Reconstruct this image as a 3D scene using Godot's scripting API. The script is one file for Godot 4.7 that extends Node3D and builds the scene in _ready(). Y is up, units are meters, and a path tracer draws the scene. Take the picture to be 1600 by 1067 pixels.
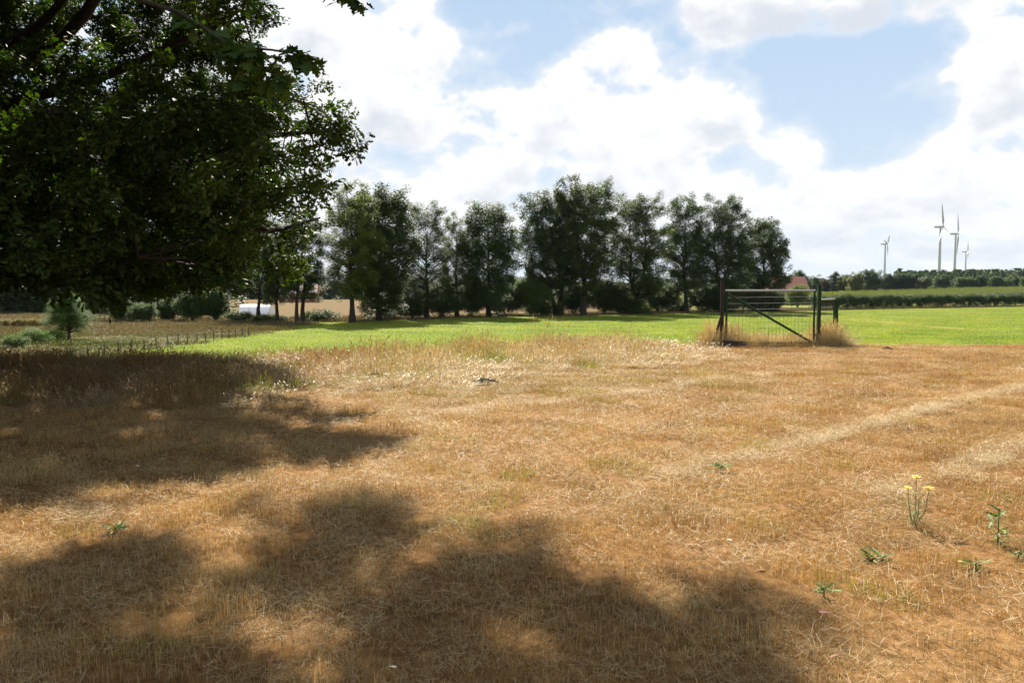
extends Node3D
# A dried-out meadow under an oak: lip down to a green field, a row of trees, wind turbines far off.
# World: x right, y up, the view runs along -z; "D" is the distance ahead (-z). Units are metres.

const EYE := 1.6            # height of the eye over the dry meadow
const LOW := -2.2           # level of the green field below the lip
const F := 1297.0           # focal length in pixels of the 1600 x 1067 photograph
const SUN_X := 0.248        # how far a point's shadow moves right per metre of its height
const SUN_D := 1.166        # and how far towards the viewer

var tilt := atan(81.0 / F)
var fine: FastNoiseLite
var broad: FastNoiseLite
var used := {}
var M := {}

# ------------------------------------------------------------------ small helpers
class Buf:
	var v := PackedVector3Array()
	var n := PackedVector3Array()
	var c := PackedColorArray()
	var i := PackedInt32Array()
	func tri(a: Vector3, b: Vector3, d: Vector3, col: Color) -> void:
		var k := v.size()
		var nn := (d - a).cross(b - a)
		nn = nn.normalized() if nn.length_squared() > 1e-14 else Vector3.UP
		v.append(a); v.append(b); v.append(d)
		n.append(nn); n.append(nn); n.append(nn)
		c.append(col); c.append(col); c.append(col)
		i.append(k); i.append(k + 1); i.append(k + 2)
	func quad(a: Vector3, b: Vector3, d: Vector3, e: Vector3, col: Color) -> void:
		var k := v.size()
		var nn := (d - a).cross(b - a)
		nn = nn.normalized() if nn.length_squared() > 1e-14 else Vector3.UP
		v.append(a); v.append(b); v.append(d); v.append(e)
		for q in 4:
			n.append(nn); c.append(col)
		i.append(k); i.append(k + 1); i.append(k + 2)
		i.append(k); i.append(k + 2); i.append(k + 3)
	func mesh() -> ArrayMesh:
		var a := []
		a.resize(Mesh.ARRAY_MAX)
		a[Mesh.ARRAY_VERTEX] = v
		a[Mesh.ARRAY_NORMAL] = n
		a[Mesh.ARRAY_COLOR] = c
		a[Mesh.ARRAY_INDEX] = i
		var m := ArrayMesh.new()
		m.add_surface_from_arrays(Mesh.PRIMITIVE_TRIANGLES, a)
		return m

func tube(b: Buf, pts: Array, radii: Array, sides: int, col: Color, caps := true) -> void:
	var k0 := b.v.size()
	var np := pts.size()
	var side := Vector3.ZERO
	for j in np:
		var p: Vector3 = pts[j]
		var t: Vector3 = (pts[mini(j + 1, np - 1)] - pts[maxi(j - 1, 0)]).normalized()
		if side == Vector3.ZERO:
			side = t.cross(Vector3(0, 0, 1) if absf(t.z) < 0.9 else Vector3(1, 0, 0)).normalized()
		side = (side - t * side.dot(t)).normalized()
		var up := t.cross(side)
		for s in sides:
			var a := TAU * s / sides
			var r := side * cos(a) + up * sin(a)
			b.v.append(p + r * radii[j]); b.n.append(r); b.c.append(col)
	for j in np - 1:
		for s in sides:
			var a := k0 + j * sides + s
			var e := k0 + j * sides + (s + 1) % sides
			b.i.append(a); b.i.append(a + sides); b.i.append(e)
			b.i.append(e); b.i.append(a + sides); b.i.append(e + sides)
	if caps:
		for e in [0, np - 1]:
			var kc := b.v.size()
			var t: Vector3 = (pts[e] - pts[1 if e == 0 else np - 2]).normalized()
			b.v.append(pts[e]); b.n.append(t); b.c.append(col)
			for s in sides:
				b.v.append(b.v[k0 + e * sides + s]); b.n.append(t); b.c.append(col)
			for s in sides:
				b.i.append(kc)
				b.i.append(kc + 1 + (s if e == 0 else (s + 1) % sides))
				b.i.append(kc + 1 + ((s + 1) % sides if e == 0 else s))

func box(b: Buf, lo: Vector3, hi: Vector3, col := Color.WHITE) -> void:
	var p := []
	for k in 8:
		p.append(Vector3(hi.x if k & 1 else lo.x, hi.y if k & 2 else lo.y, hi.z if k & 4 else lo.z))
	b.quad(p[0], p[2], p[3], p[1], col); b.quad(p[5], p[7], p[6], p[4], col)
	b.quad(p[4], p[6], p[2], p[0], col); b.quad(p[1], p[3], p[7], p[5], col)
	b.quad(p[2], p[6], p[7], p[3], col); b.quad(p[4], p[0], p[1], p[5], col)

func numbered(called: String) -> String:
	used[called] = used.get(called, -1) + 1
	return called if used[called] == 0 else "%s_%03d" % [called, used[called]]

func meta(o: Node, label := "", category := "", group := "", kind := "") -> Node:
	if label: o.set_meta("label", label)
	if category: o.set_meta("category", category)
	if group: o.set_meta("group", group)
	if kind: o.set_meta("kind", kind)
	return o

func thing(called: String, at: Vector3, label: String, category: String, group := "") -> Node3D:
	var o := Node3D.new()
	o.name = numbered(called)
	o.position = at
	add_child(o)
	meta(o, label, category, group)
	return o

func part(parent: Node3D, called: String, mesh: Mesh, mat: Material, at := Vector3.ZERO) -> MeshInstance3D:
	var o := MeshInstance3D.new()
	o.name = called
	o.mesh = mesh
	o.material_override = null
	if mesh.get_surface_count() and mesh is ArrayMesh and mesh.surface_get_material(0) == null:
		mesh.surface_set_material(0, mat)
	else:
		o.set_surface_override_material(0, mat)
	if o.mesh.surface_get_material(0) != mat:
		o.set_surface_override_material(0, mat)
	o.position = at
	parent.add_child(o, true)
	return o

func scatter(parent: Node3D, called: String, mesh: Mesh, mat: Material, where: Array, tints: Array) -> MultiMeshInstance3D:
	var mm := MultiMesh.new()
	mm.transform_format = MultiMesh.TRANSFORM_3D
	mm.use_colors = true
	mm.mesh = mesh
	mm.instance_count = where.size()
	for k in where.size():
		mm.set_instance_transform(k, where[k])
		mm.set_instance_color(k, tints[k])
	var o := MultiMeshInstance3D.new()
	o.name = called if parent != self else numbered(called)
	o.multimesh = mm
	o.material_override = mat
	parent.add_child(o, true)
	return o

func rnd(seed_: int) -> RandomNumberGenerator:
	var r := RandomNumberGenerator.new()
	r.seed = seed_
	return r

func ray(px: float, py: float) -> Vector3:
	var u := (px - 800.0) / F
	var w := (533.5 - py) / F
	return Vector3(u, -sin(tilt) + w * cos(tilt), -cos(tilt) - w * sin(tilt))

func P(px: float, py: float, d: float) -> Vector3:          # the point a photograph's pixel shows, d metres ahead
	var r := ray(px, py)
	return Vector3(0, EYE, 0) + r * (d / -r.z)

func onto(px: float, py: float, level: float) -> Vector3:   # the point it shows on level ground
	var r := ray(px, py)
	return Vector3(0, EYE, 0) + r * ((level - EYE) / r.y)

func pix(p: Vector3) -> Vector2:                            # and back
	var q := p - Vector3(0, EYE, 0)
	var ahead := -q.z * cos(tilt) - q.y * sin(tilt)
	var up := q.y * cos(tilt) - q.z * sin(tilt)
	return Vector2(800.0 + q.x / ahead * F, 533.5 - up / ahead * F)

func mat(c: Color, rough := 0.8, metal := 0.0, vertex := false) -> StandardMaterial3D:
	var m := StandardMaterial3D.new()
	m.albedo_color = c.linear_to_srgb()
	m.roughness = rough
	m.metallic = metal
	m.vertex_color_use_as_albedo = vertex
	m.cull_mode = BaseMaterial3D.CULL_DISABLED
	return m

func noise_texture(freq: float, ramp: Array, seed_: int, oct := 5, size := 512) -> NoiseTexture2D:
	var n := FastNoiseLite.new()
	n.noise_type = FastNoiseLite.TYPE_SIMPLEX_SMOOTH
	n.frequency = freq
	n.fractal_octaves = oct
	n.seed = seed_
	var t := NoiseTexture2D.new()
	t.width = size; t.height = size
	t.seamless = true
	t.noise = n
	var g := Gradient.new()
	g.offsets = PackedFloat32Array(ramp.map(func(x): return x[0]))
	g.colors = PackedColorArray(ramp.map(func(x): return x[1]))
	t.color_ramp = g
	return t

# ------------------------------------------------------------------ the lie of the land
func lip(x: float) -> float:                                # where the meadow ends, metres ahead
	return 18.4 + 5.0 * smoothstep(-6.0, 5.5, x) + 0.35 * broad.get_noise_2d(x * 6.0, 7.0)

func height(x: float, d: float) -> float:
	var l := lip(x)
	var h := 0.05 * broad.get_noise_2d(x * 9.0, d * 9.0) + 0.025 * fine.get_noise_2d(x * 14.0, d * 14.0)
	if d > l:
		var t := smoothstep(0.0, 9.5, d - l)
		h = lerpf(h, LOW + 0.10 * broad.get_noise_2d(x * 1.5, d * 1.5), t)
	if d > 150.0:
		h += 2.6 * smoothstep(165.0, 330.0, d) * smoothstep(30.0, 190.0, x)
	return h

func put(x: float, d: float, lift := 0.0) -> Vector3:
	return Vector3(x, height(x, d) + lift, -d)

func hedge_line(x: float) -> float:                         # far edge of the green field
	if x < -3.5: return lerpf(92.0, 113.0, clampf((x + 24.0) / 20.5, 0, 1))
	if x < 35.0: return lerpf(113.0, 138.0, (x + 3.5) / 38.5)
	return 138.0 + (x - 35.0) * 0.58

func fence_x(d: float) -> float:
	return -22.4 - 3.0 * smoothstep(60.0, 42.0, d)

func track(x: float, d: float) -> float:                    # pale flattened wheel tracks of the mower, 0 to 1
	var along := (x - 1.04) * 0.931 - (d - 6.74)
	var q := along * 0.732
	var wob := 0.10 * fine.get_noise_2d(x * 5.0, d * 5.0)
	var s := 0.0
	for o in [0.0, 1.65, -3.9]:
		var w := absf(q - o + wob)
		s = maxf(s, smoothstep(0.17, 0.05, w + 0.05 * fine.get_noise_2d(x * 22.0, d * 22.0)) * (1.0 if o >= 0.0 else 0.5))
	return s * smoothstep(0.2, 1.6, x)

func land_color(x: float, d: float) -> Color:               # of the soil and mat under the blades
	var a := broad.get_noise_2d(x * 5.0, d * 5.0)
	var b := fine.get_noise_2d(x * 3.0, d * 3.0)
	if d < lip(x) + 3.0:
		return Color(0.17, 0.095, 0.040).lerp(Color(0.24, 0.145, 0.068), clampf(0.5 + a + 0.4 * b, 0, 1))
	var far := hedge_line(x)
	if d < far and x > fence_x(d):
		var g := Color(0.15, 0.215, 0.022).lerp(Color(0.20, 0.25, 0.03), clampf(0.5 + 0.9 * a, 0, 1))
		if absf(x - 44.0 + 0.5 * b) < 0.75: g = g.lerp(Color(0.36, 0.28, 0.13), 0.8)
		return g
	if d < far + 6.0 and x > fence_x(d):
		return Color(0.13, 0.10, 0.045)
	if x < -5.0 - 0.0 * d and d < 88.0 and x < fence_x(d):
		var o := Color(0.18, 0.15, 0.06).lerp(Color(0.14, 0.16, 0.045), clampf(0.5 + 1.6 * a, 0, 1))
		return o.lerp(Color(0.24, 0.17, 0.09), clampf(b * 1.5, 0, 1))
	if d < 330.0 and x < 25.0:
		return Color(0.155, 0.108, 0.065).lerp(Color(0.13, 0.108, 0.05), clampf(0.5 + a, 0, 1))
	return Color(0.13, 0.19, 0.05).lerp(Color(0.24, 0.23, 0.09), clampf(0.5 + 1.5 * a, 0, 1))

func build_ground() -> void:
	var rows := []
	var d := -14.0
	while d < 34.0:
		rows.append(d); d += 0.5
	while d < 3200.0:
		rows.append(d); d *= 1.035
	var cols := [0.0]
	var x := 0.5
	while x < 3400.0:
		cols.append(x); cols.append(-x)
		x += 0.5 if x < 32.0 else x * 0.04
	cols.sort()
	var b := Buf.new()
	for r in rows:
		for c in cols:
			b.v.append(put(c, r))
			var e := 0.25
			b.n.append(Vector3(height(c - e, r) - height(c + e, r), 2.0 * e, height(c, r + e) - height(c, r - e)).normalized())
			b.c.append(land_color(c, r))
	var w := cols.size()
	for r in rows.size() - 1:
		for c in w - 1:
			var k := r * w + c
			b.i.append(k); b.i.append(k + w); b.i.append(k + 1)
			b.i.append(k + 1); b.i.append(k + w); b.i.append(k + w + 1)
	var m := mat(Color.WHITE, 1.0, 0.0, true)
	m.metallic_specular = 0.1
	m.albedo_texture = noise_texture(0.02, [[0.0, Color(0.62, 0.6, 0.56)], [0.5, Color(0.85, 0.84, 0.82)], [1.0, Color(1, 1, 1)]], 5)
	m.uv1_triplanar = true; m.uv1_world_triplanar = true
	m.uv1_scale = Vector3(0.9, 0.9, 0.9)
	var o := part(self, "ground", b.mesh(), m)
	meta(o, "", "", "", "structure")

# ------------------------------------------------------------------ sky
const ORD := ["first", "second", "third", "fourth", "fifth", "sixth", "seventh", "eighth", "ninth", "tenth", "eleventh", "twelfth", "thirteenth", "fourteenth", "fifteenth", "sixteenth", "seventeenth", "eighteenth", "nineteenth", "twentieth", "twenty-first"]
const CLOUDS := [
	[560, 50, 150, 95, 1.0], [470, 120, 120, 90, 0.9], [655, 45, 52, 60, 0.8], [625, 125, 60, 45, 0.7], [430, 30, 110, 90, 0.7], [330, 150, 160, 150, 0.9],
	[740, 205, 160, 62, 1.0], [900, 180, 110, 60, 0.9], [955, 88, 66, 44, 0.95], [1000, 108, 36, 24, 0.7], [905, 112, 44, 34, 0.6], [650, 205, 90, 50, 0.6], [680, 275, 230, 55, 0.8], [480, 260, 190, 90, 0.8],
	[1108, 145, 54, 44, 0.95], [1150, 190, 60, 46, 0.8], [1070, 225, 120, 44, 0.9], [960, 250, 150, 44, 0.8],
	[1235, 238, 32, 26, 0.8], [1277, 234, 26, 24, 0.8], [1338, 233, 16, 8, 0.5], [745, 97, 22, 10, 0.5],
	[1120, 14, 84, 44, 1.0], [1250, 4, 120, 42, 1.0], [1400, -8, 180, 36, 1.0], [1295, 46, 36, 22, 0.6], [1510, 10, 90, 26, 0.9], [1575, 26, 46, 26, 0.8], [1200, 40, 60, 30, 0.7],
	[1545, 92, 76, 32, 1.0], [1480, 122, 30, 14, 0.7], [1598, 140, 50, 60, 0.9], [1560, 172, 36, 18, 0.6], [1700, 120, 120, 80, 0.9],
	[1540, 240, 90, 40, 1.0], [1590, 200, 60, 40, 0.9], [1462, 232, 26, 14, 0.6], [1680, 240, 120, 60, 0.9],
	[1410, 285, 70, 34, 0.9], [1330, 288, 44, 24, 0.8], [1470, 310, 120, 40, 0.8], [1240, 305, 80, 34, 0.7], [1150, 300, 110, 34, 0.8],
	[1330, 140, 130, 85, -0.7], [1500, 175, 80, 20, -0.5], [1230, 170, 50, 40, -0.5], [1400, 220, 60, 30, -0.5], [830, 45, 140, 60, -0.7], [1040, 40, 30, 60, -0.4], [1050, 130, 26, 40, -0.5], [740, 120, 60, 30, -0.5], [1290, 270, 60, 16, -0.5], [1210, 120, 30, 60, -0.4],
	[1300, 355, 500, 38, 0.62], [800, 340, 600, 50, 0.75], [1500, 395, 400, 30, 0.5], [300, 380, 500, 60, 0.7],
]
var blobs := []
var puff: FastNoiseLite
var swell: FastNoiseLite
var lobe: FastNoiseLite

func cloud(az: float, el: float) -> float:
	var dir := Vector3(sin(az) * cos(el), sin(el), -cos(az) * cos(el))
	# far clouds lie flatter: sample a sheet seen in perspective, blended with the direction itself
	var q := dir * 3.2
	q.y *= 1.7 + 1.8 * exp(-maxf(el, 0.0) * 9.0)
	var f := 0.0
	var near := 0.0
	if absf(az) < 1.0 and el < 0.75:
		for b in blobs:
			var x: float = (az - b[0]) / b[2]
			var y: float = (el - b[1]) / b[3]
			if absf(x) < 2.4 and absf(y) < 2.4:
				f += b[4] * exp(-(x * x + y * y))
		near = smoothstep(1.0, 0.66, absf(az)) * smoothstep(0.75, 0.40, el)
	var wide := swell.get_noise_3d(q.x * 60.0, q.y * 60.0, q.z * 60.0) * 1.5 + 0.12
	f = lerpf(wide, (clampf(f, -0.4, 1.0) - 0.545) * 0.72, near)
	f += 1.05 * puff.get_noise_3d(q.x * 100.0, q.y * 100.0, q.z * 100.0)
	f -= 0.55 * (0.5 + 0.5 * lobe.get_noise_3d(q.x * 100.0, q.y * 100.0, q.z * 100.0)) - 0.16
	return f

func sky_color(el: float, c: float, above: float, below: float) -> Color:
	var e := clampf(el / (PI / 2), 0, 1)
	var blue := Color(0.62, 0.80, 0.985).lerp(Color(0.15, 0.29, 0.62), pow(e, 0.85))
	blue = blue.lerp(Color(0.82, 0.89, 0.97), exp(-el * 8.0))
	var cover := smoothstep(0.0, 0.24, c)
	blue = blue.lerp(Color(0.97, 0.985, 1.0), smoothstep(-0.45, 0.10, c) * 0.42)
	if cover <= 0.0: return blue
	var lit := clampf(0.66 + 0.55 * (below - above) + 0.35 * (0.30 - c), 0.0, 1.0)
	var white := Color(0.74, 0.78, 0.85).lerp(Color(1.05, 1.05, 1.05), smoothstep(0.0, 0.72, lit))
	white = white.lerp(Color(0.84, 0.885, 0.95), 0.5 * exp(-el * 9.0))
	return blue.lerp(white, cover * 0.98)

func paint(im: Image, w: int, x0: int, x1: int, y0: int, y1: int) -> void:
	var step := PI / (w / 2)
	var gap := maxi(1, int(round(0.032 / step)))
	var wide := x1 - x0
	var field := PackedFloat32Array()
	field.resize(wide * (y1 - y0 + 2 * gap))
	for y in range(y0 - gap, y1 + gap):
		var el := clampf(PI / 2 - (y + 0.5) * step, -0.03, PI / 2)
		for x in wide:
			field[(y - y0 + gap) * wide + x] = cloud(wrapf((x + x0 + 0.5) / w * TAU, -PI, PI), el)
	for y in range(y0, y1):
		var el := maxf(PI / 2 - (y + 0.5) * step, 0.0)
		for x in wide:
			var k := (y - y0 + gap) * wide + x
			im.set_pixel(posmod(x + x0, w), y, sky_color(el, field[k], field[k - gap * wide], field[k + gap * wide]))

func make_sky() -> Texture2D:
	for b in CLOUDS:
		var az := atan((b[0] - 800.0) / F)
		blobs.append([az, atan((452.0 - b[1]) / F * cos(az)), b[2] / F * 1.15, b[3] / F * 1.15, b[4]])
	puff = FastNoiseLite.new()
	puff.noise_type = FastNoiseLite.TYPE_SIMPLEX_SMOOTH
	puff.frequency = 0.026; puff.fractal_octaves = 7; puff.fractal_gain = 0.58; puff.seed = 11
	swell = FastNoiseLite.new()
	swell.noise_type = FastNoiseLite.TYPE_SIMPLEX_SMOOTH
	swell.frequency = 0.02; swell.fractal_octaves = 3; swell.seed = 4
	lobe = FastNoiseLite.new()
	lobe.noise_type = FastNoiseLite.TYPE_CELLULAR
	lobe.cellular_return_type = FastNoiseLite.RETURN_DISTANCE
	lobe.frequency = 0.06; lobe.fractal_octaves = 4; lobe.fractal_gain = 0.6; lobe.seed = 8
	var im := Image.create(512, 256, false, Image.FORMAT_RGBF)
	im.fill(Color(0.3, 0.27, 0.2))
	paint(im, 512, 0, 512, 0, 128)
	im.resize(4096, 2048, Image.INTERPOLATE_CUBIC)
	paint(im, 4096, -410, 410, 1024 - 250, 1024)
	return ImageTexture.create_from_image(im)

# ------------------------------------------------------------------ foliage meshes
func leaf_clump(seed_: int, count: int, size: float, rx: float, ry: float, light: Color, dark: Color) -> ArrayMesh:
	var r := rnd(seed_)
	var b := Buf.new()
	for k in count:
		var p := Vector3(r.randfn(), r.randfn(), r.randfn()).normalized() * pow(r.randf(), 0.45)
		p *= Vector3(rx, ry, rx)
		var s := size * r.randf_range(0.7, 1.25)
		var a := r.randf() * TAU
		var out := (Vector3(cos(a), r.randf_range(-0.7, 0.5), sin(a))).normalized()
		var across := out.cross(Vector3(r.randf_range(-0.7, 0.7), 1, r.randf_range(-0.7, 0.7))).normalized()
		var col := dark.lerp(light, r.randf())
		var fold := out.cross(across) * s * 0.12
		b.tri(p, p + out * s * 0.5 + across * s * 0.34 + fold, p + out * s, col)
		b.tri(p, p + out * s, p + out * s * 0.5 - across * s * 0.34 + fold, col)
	return b.mesh()

# a lobed leaf in the x-z plane, stalk at the origin, tip along +x; outline given as half widths
func lobed(b: Buf, at: Transform3D, length: float, wide: Array, col: Color) -> void:
	var n := wide.size()
	var mid := []
	var le := []
	var ri := []
	for k in n:
		var t := float(k) / (n - 1)
		var droop := -0.12 * t * t
		mid.append(at * Vector3(t * length, droop * length, 0))
		le.append(at * Vector3((t + wide[k][1]) * length, (droop + 0.16 * wide[k][0]) * length, wide[k][0] * length))
		ri.append(at * Vector3((t + wide[k][1]) * length, (droop + 0.16 * wide[k][0]) * length, -wide[k][0] * length))
	for k in n - 1:
		b.quad(mid[k], le[k], le[k + 1], mid[k + 1], col)
		b.quad(mid[k], mid[k + 1], ri[k + 1], ri[k], col)

const OAK := [[0.01, 0.0], [0.10, 0.03], [0.05, 0.0], [0.22, 0.06], [0.10, 0.0], [0.27, 0.05], [0.12, 0.0], [0.18, 0.03], [0.0, 0.0]]
const OAK_MID := [[0.02, 0.0], [0.17, 0.05], [0.09, 0.0], [0.28, 0.06], [0.13, 0.0], [0.21, 0.03], [0.0, 0.0]]
const WEED := [[0.03, 0.0], [0.07, 0.02], [0.05, 0.0], [0.12, 0.03], [0.07, 0.0], [0.11, 0.02], [0.06, 0.0], [0.06, 0.02], [0.0, 0.0]]
const MAPLE := [[0.02, 0.0], [0.30, -0.10], [0.20, 0.02], [0.52, 0.16], [0.24, 0.06], [0.30, 0.12], [0.12, 0.0], [0.13, 0.05], [0.0, 0.0]]

func oak_spray(seed_: int, twigs: int, each: int, light: Color, dark: Color) -> ArrayMesh:   # a branchlet about a metre across
	var r := rnd(seed_)
	var b := Buf.new()
	for t in twigs:
		var a := TAU * (t + r.randf() * 0.6) / twigs
		var long := r.randf_range(0.32, 0.62)
		var end := Vector3(cos(a) * long, r.randf_range(-0.28, 0.34), sin(a) * long)
		tube(b, [Vector3.ZERO, end * 0.5 + Vector3(0, 0.05, 0), end], [0.010, 0.007, 0.003], 3, Color(0.07, 0.055, 0.04), false)
		for k in each:
			var f := 0.2 + 0.85 * (k + r.randf()) / each
			var p := end * f + Vector3(r.randf_range(-0.11, 0.11), r.randf_range(-0.10, 0.12), r.randf_range(-0.11, 0.11))
			var turn := Basis.from_euler(Vector3(r.randf_range(-0.9, 0.9), -a + r.randf_range(-1.6, 1.6), r.randf_range(-0.9, 0.6)))
			lobed(b, Transform3D(turn, p), r.randf_range(0.12, 0.185), OAK_MID, dark.lerp(light, r.randf()))
	return b.mesh()

# ------------------------------------------------------------------ a free-standing tree, grown to a given outline
func crown_profile(t: float, kind: int) -> float:
	if kind == 1:      # conical, low
		return pow(clampf(1.0 - t, 0, 1), 0.62) * smoothstep(-0.12, 0.16, t)
	if kind == 2:      # wide topped
		return pow(sin(PI * clampf(pow(t, 1.25) * 0.90 + 0.07, 0, 1)), 0.6)
	return pow(sin(PI * clampf(pow(t, 1.05) * 0.88 + 0.09, 0, 1)), 0.6)

func grow(root: Node3D, seed_: int, h: float, low: float, rad: float, kind: int, lean: Vector3, limbs: int, girth: float, clump: Mesh, size: float, tint: Color, fork := 0.0) -> void:
	var r := rnd(seed_)
	var wood := Buf.new()
	var boughs := Buf.new()
	var bark := Color(0.085, 0.068, 0.05)
	var stems := [Vector3.ZERO] if fork <= 0.0 else [Vector3(-0.35, 0, 0.1) * rad * 0.6, Vector3(0.42, 0, -0.1) * rad * 0.6]
	var where := []
	var tints := []
	var base_pts := []
	var top_of_fork := fork * h
	for s in stems.size():
		var pts := []
		var rr := []
		for k in 9:
			var t := k / 8.0
			var sway := Vector3(r.randf_range(-1, 1), 0, r.randf_range(-1, 1)) * 0.018 * h * smoothstep(0.0, 0.3, t) * (1.0 - t * 0.4)
			var split: Vector3 = stems[s] * smoothstep(fork * 0.9, fork + 0.45, t) if fork > 0.0 else Vector3.ZERO
			pts.append(Vector3(0, t * h * 0.84, 0) + lean * t * h + sway + split)
			rr.append(maxf(0.025, girth * (pow(1.0 - t, 0.9) * 0.86 + 0.02) * (1.0 + 0.55 * exp(-t * 30.0)) * (1.0 if s == 0 or t > fork else 0.9)))
		pts[0].y = -0.15
		tube(wood, pts, rr, 8, bark)
		base_pts.append(pts)
	var total := int(limbs * 1.65)
	for k in total:
		var pts: Array = base_pts[k % stems.size()]
		var t := lerpf(low, 0.985, pow((k + r.randf()) / total, 0.9))
		var tt := (t - low) / (1.0 - low)
		var f := clampf(t - 0.06 - 0.10 * r.randf(), 0.02, 0.99) * 8.0
		var start: Vector3 = pts[int(f)].lerp(pts[mini(int(f) + 1, 8)], f - int(f))
		var reach := rad * crown_profile(tt, kind) * r.randf_range(0.62, 1.08) * (0.8 if stems.size() > 1 else 1.0)
		var a := k * 2.39996 + r.randf_range(-0.5, 0.5)
		var out := Vector3(cos(a), 0, sin(a))
		var rise := lerpf(0.15, 1.1, tt) * r.randf_range(0.5, 1.5)
		var end := start + out * reach + Vector3(0, maxf(reach * rise, 0.05 * h * tt), 0)
		if tt > 0.8: end.y = maxf(end.y, h * lerpf(0.84, 0.99, (tt - 0.8) / 0.2))
		end.y = minf(end.y, h * 0.985)
		var mid := start.lerp(end, 0.5) + Vector3(0, 0.07 * reach, 0)
		var g := maxf(0.02, girth * 0.30 * (1.15 - tt))
		tube(boughs, [start, mid, end], [g, g * 0.6, 0.015], 4, bark, false)
		var subs := 4 + int(reach * 0.9)
		for q in subs + 1:
			var e := end
			if q < subs:
				var u := r.randf_range(0.22, 0.95)
				var from := start.lerp(mid, u * 2.0) if u < 0.5 else mid.lerp(end, u * 2.0 - 1.0)
				var len_ := 0.30 * reach + 0.35
				var sa := a + r.randf_range(0.5, 1.5) * (1 if q % 2 else -1)
				e = from + Vector3(cos(sa), r.randf_range(-0.55, 0.95), sin(sa)) * len_ * r.randf_range(0.6, 1.25)
				tube(boughs, [from, e], [0.03, 0.012], 3, bark, false)
			for z in (2 if q < subs else 1):
				var p := e + Vector3(r.randf_range(-1, 1), r.randf_range(-1, 1), r.randf_range(-1, 1)) * 0.6 * size * (z + 0.4)
				var sc := size * r.randf_range(0.65, 1.15)
				var turn := Basis.from_euler(Vector3(r.randf_range(-0.4, 0.4), r.randf() * TAU, r.randf_range(-0.4, 0.4)))
				where.append(Transform3D(turn.scaled(Vector3(sc, sc * 0.85, sc)), p))
				var v := r.randf_range(0.78, 1.2)
				tints.append(Color(tint.r * v * r.randf_range(0.92, 1.1), tint.g * v, tint.b * v))
	part(root, "trunk", wood.mesh(), M.bark)
	meta(part(root, "branches", boughs.mesh(), M.bark), "", "", "", "stuff")
	meta(scatter(root, "crown", clump, M.leaf, where, tints), "", "", "", "stuff")

func bush(called: String, at: Vector3, seed_: int, w: float, h: float, dp: float, count: int, clump: Mesh, size: float, tint: Color, label: String, group := "", category := "shrub") -> Node3D:
	var root := thing(called, at, label, category, group)
	var r := rnd(seed_)
	var wood := Buf.new()
	var where := []
	var tints := []
	for k in 7:
		var a := r.randf() * TAU
		tube(wood, [Vector3(0, -0.1, 0), Vector3(cos(a) * w * 0.14, h * 0.4, sin(a) * dp * 0.14), Vector3(cos(a) * w * 0.32, h * r.randf_range(0.6, 0.8), sin(a) * dp * 0.32)], [0.05, 0.03, 0.01], 4, Color(0.08, 0.065, 0.05), false)
	for k in count:
		var p := Vector3(r.randfn(), r.randfn(), r.randfn()).normalized() * pow(r.randf(), 0.30)
		var lump := 0.82 + 0.35 * broad.get_noise_3d(p.x * 90.0 + seed_, p.y * 90.0, p.z * 90.0)
		p = Vector3(p.x * w * 0.5 * lump, h * 0.5 + p.y * h * 0.47 * lump, p.z * dp * 0.5 * lump)
		p.y = maxf(p.y, 0.15)
		var sc := size * r.randf_range(0.6, 1.15)
		where.append(Transform3D(Basis.from_euler(Vector3(r.randf_range(-0.5, 0.5), r.randf() * TAU, r.randf_range(-0.5, 0.5))).scaled(Vector3(sc, sc, sc)), p))
		var v := r.randf_range(0.75, 1.2)
		tints.append(Color(tint.r * v, tint.g * v, tint.b * v))
	part(root, "stems", wood.mesh(), M.bark)
	meta(scatter(root, "foliage", clump, M.leaf, where, tints), "", "", "", "stuff")
	return root

# ------------------------------------------------------------------ grass meshes
func blade(b: Buf, p: Vector3, out: Vector3, h: float, w: float, bend: float, col: Color) -> void:
	var across := Vector3(-out.z, 0, out.x) * w * 0.5
	var m := p + Vector3(0, h * 0.55, 0) + out * bend * h * 0.35
	var t := p + Vector3(0, h * (1.0 - 0.35 * minf(bend, 1.6)), 0) + out * bend * h
	b.quad(p - across, m - across * 0.8, m + across * 0.8, p + across, col)
	b.tri(m - across * 0.8, t, m + across * 0.8, col)

func turf(seed_: int, count: int, rad: float, h0: float, h1: float, w: float, bend: float, colors: Array) -> ArrayMesh:
	var r := rnd(seed_)
	var b := Buf.new()
	for k in count:
		var a := r.randf() * TAU
		var q := rad * sqrt(r.randf())
		var o := r.randf() * TAU
		var c: Color = colors[r.randi() % colors.size()]
		var v := r.randf_range(0.75, 1.2)
		blade(b, Vector3(cos(a) * q, -0.01, sin(a) * q), Vector3(cos(o), 0, sin(o)), r.randf_range(h0, h1), w * r.randf_range(0.6, 1.2), bend * r.randf_range(0.1, 1.5), Color(c.r * v, c.g * v, c.b * v))
	return b.mesh()

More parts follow.
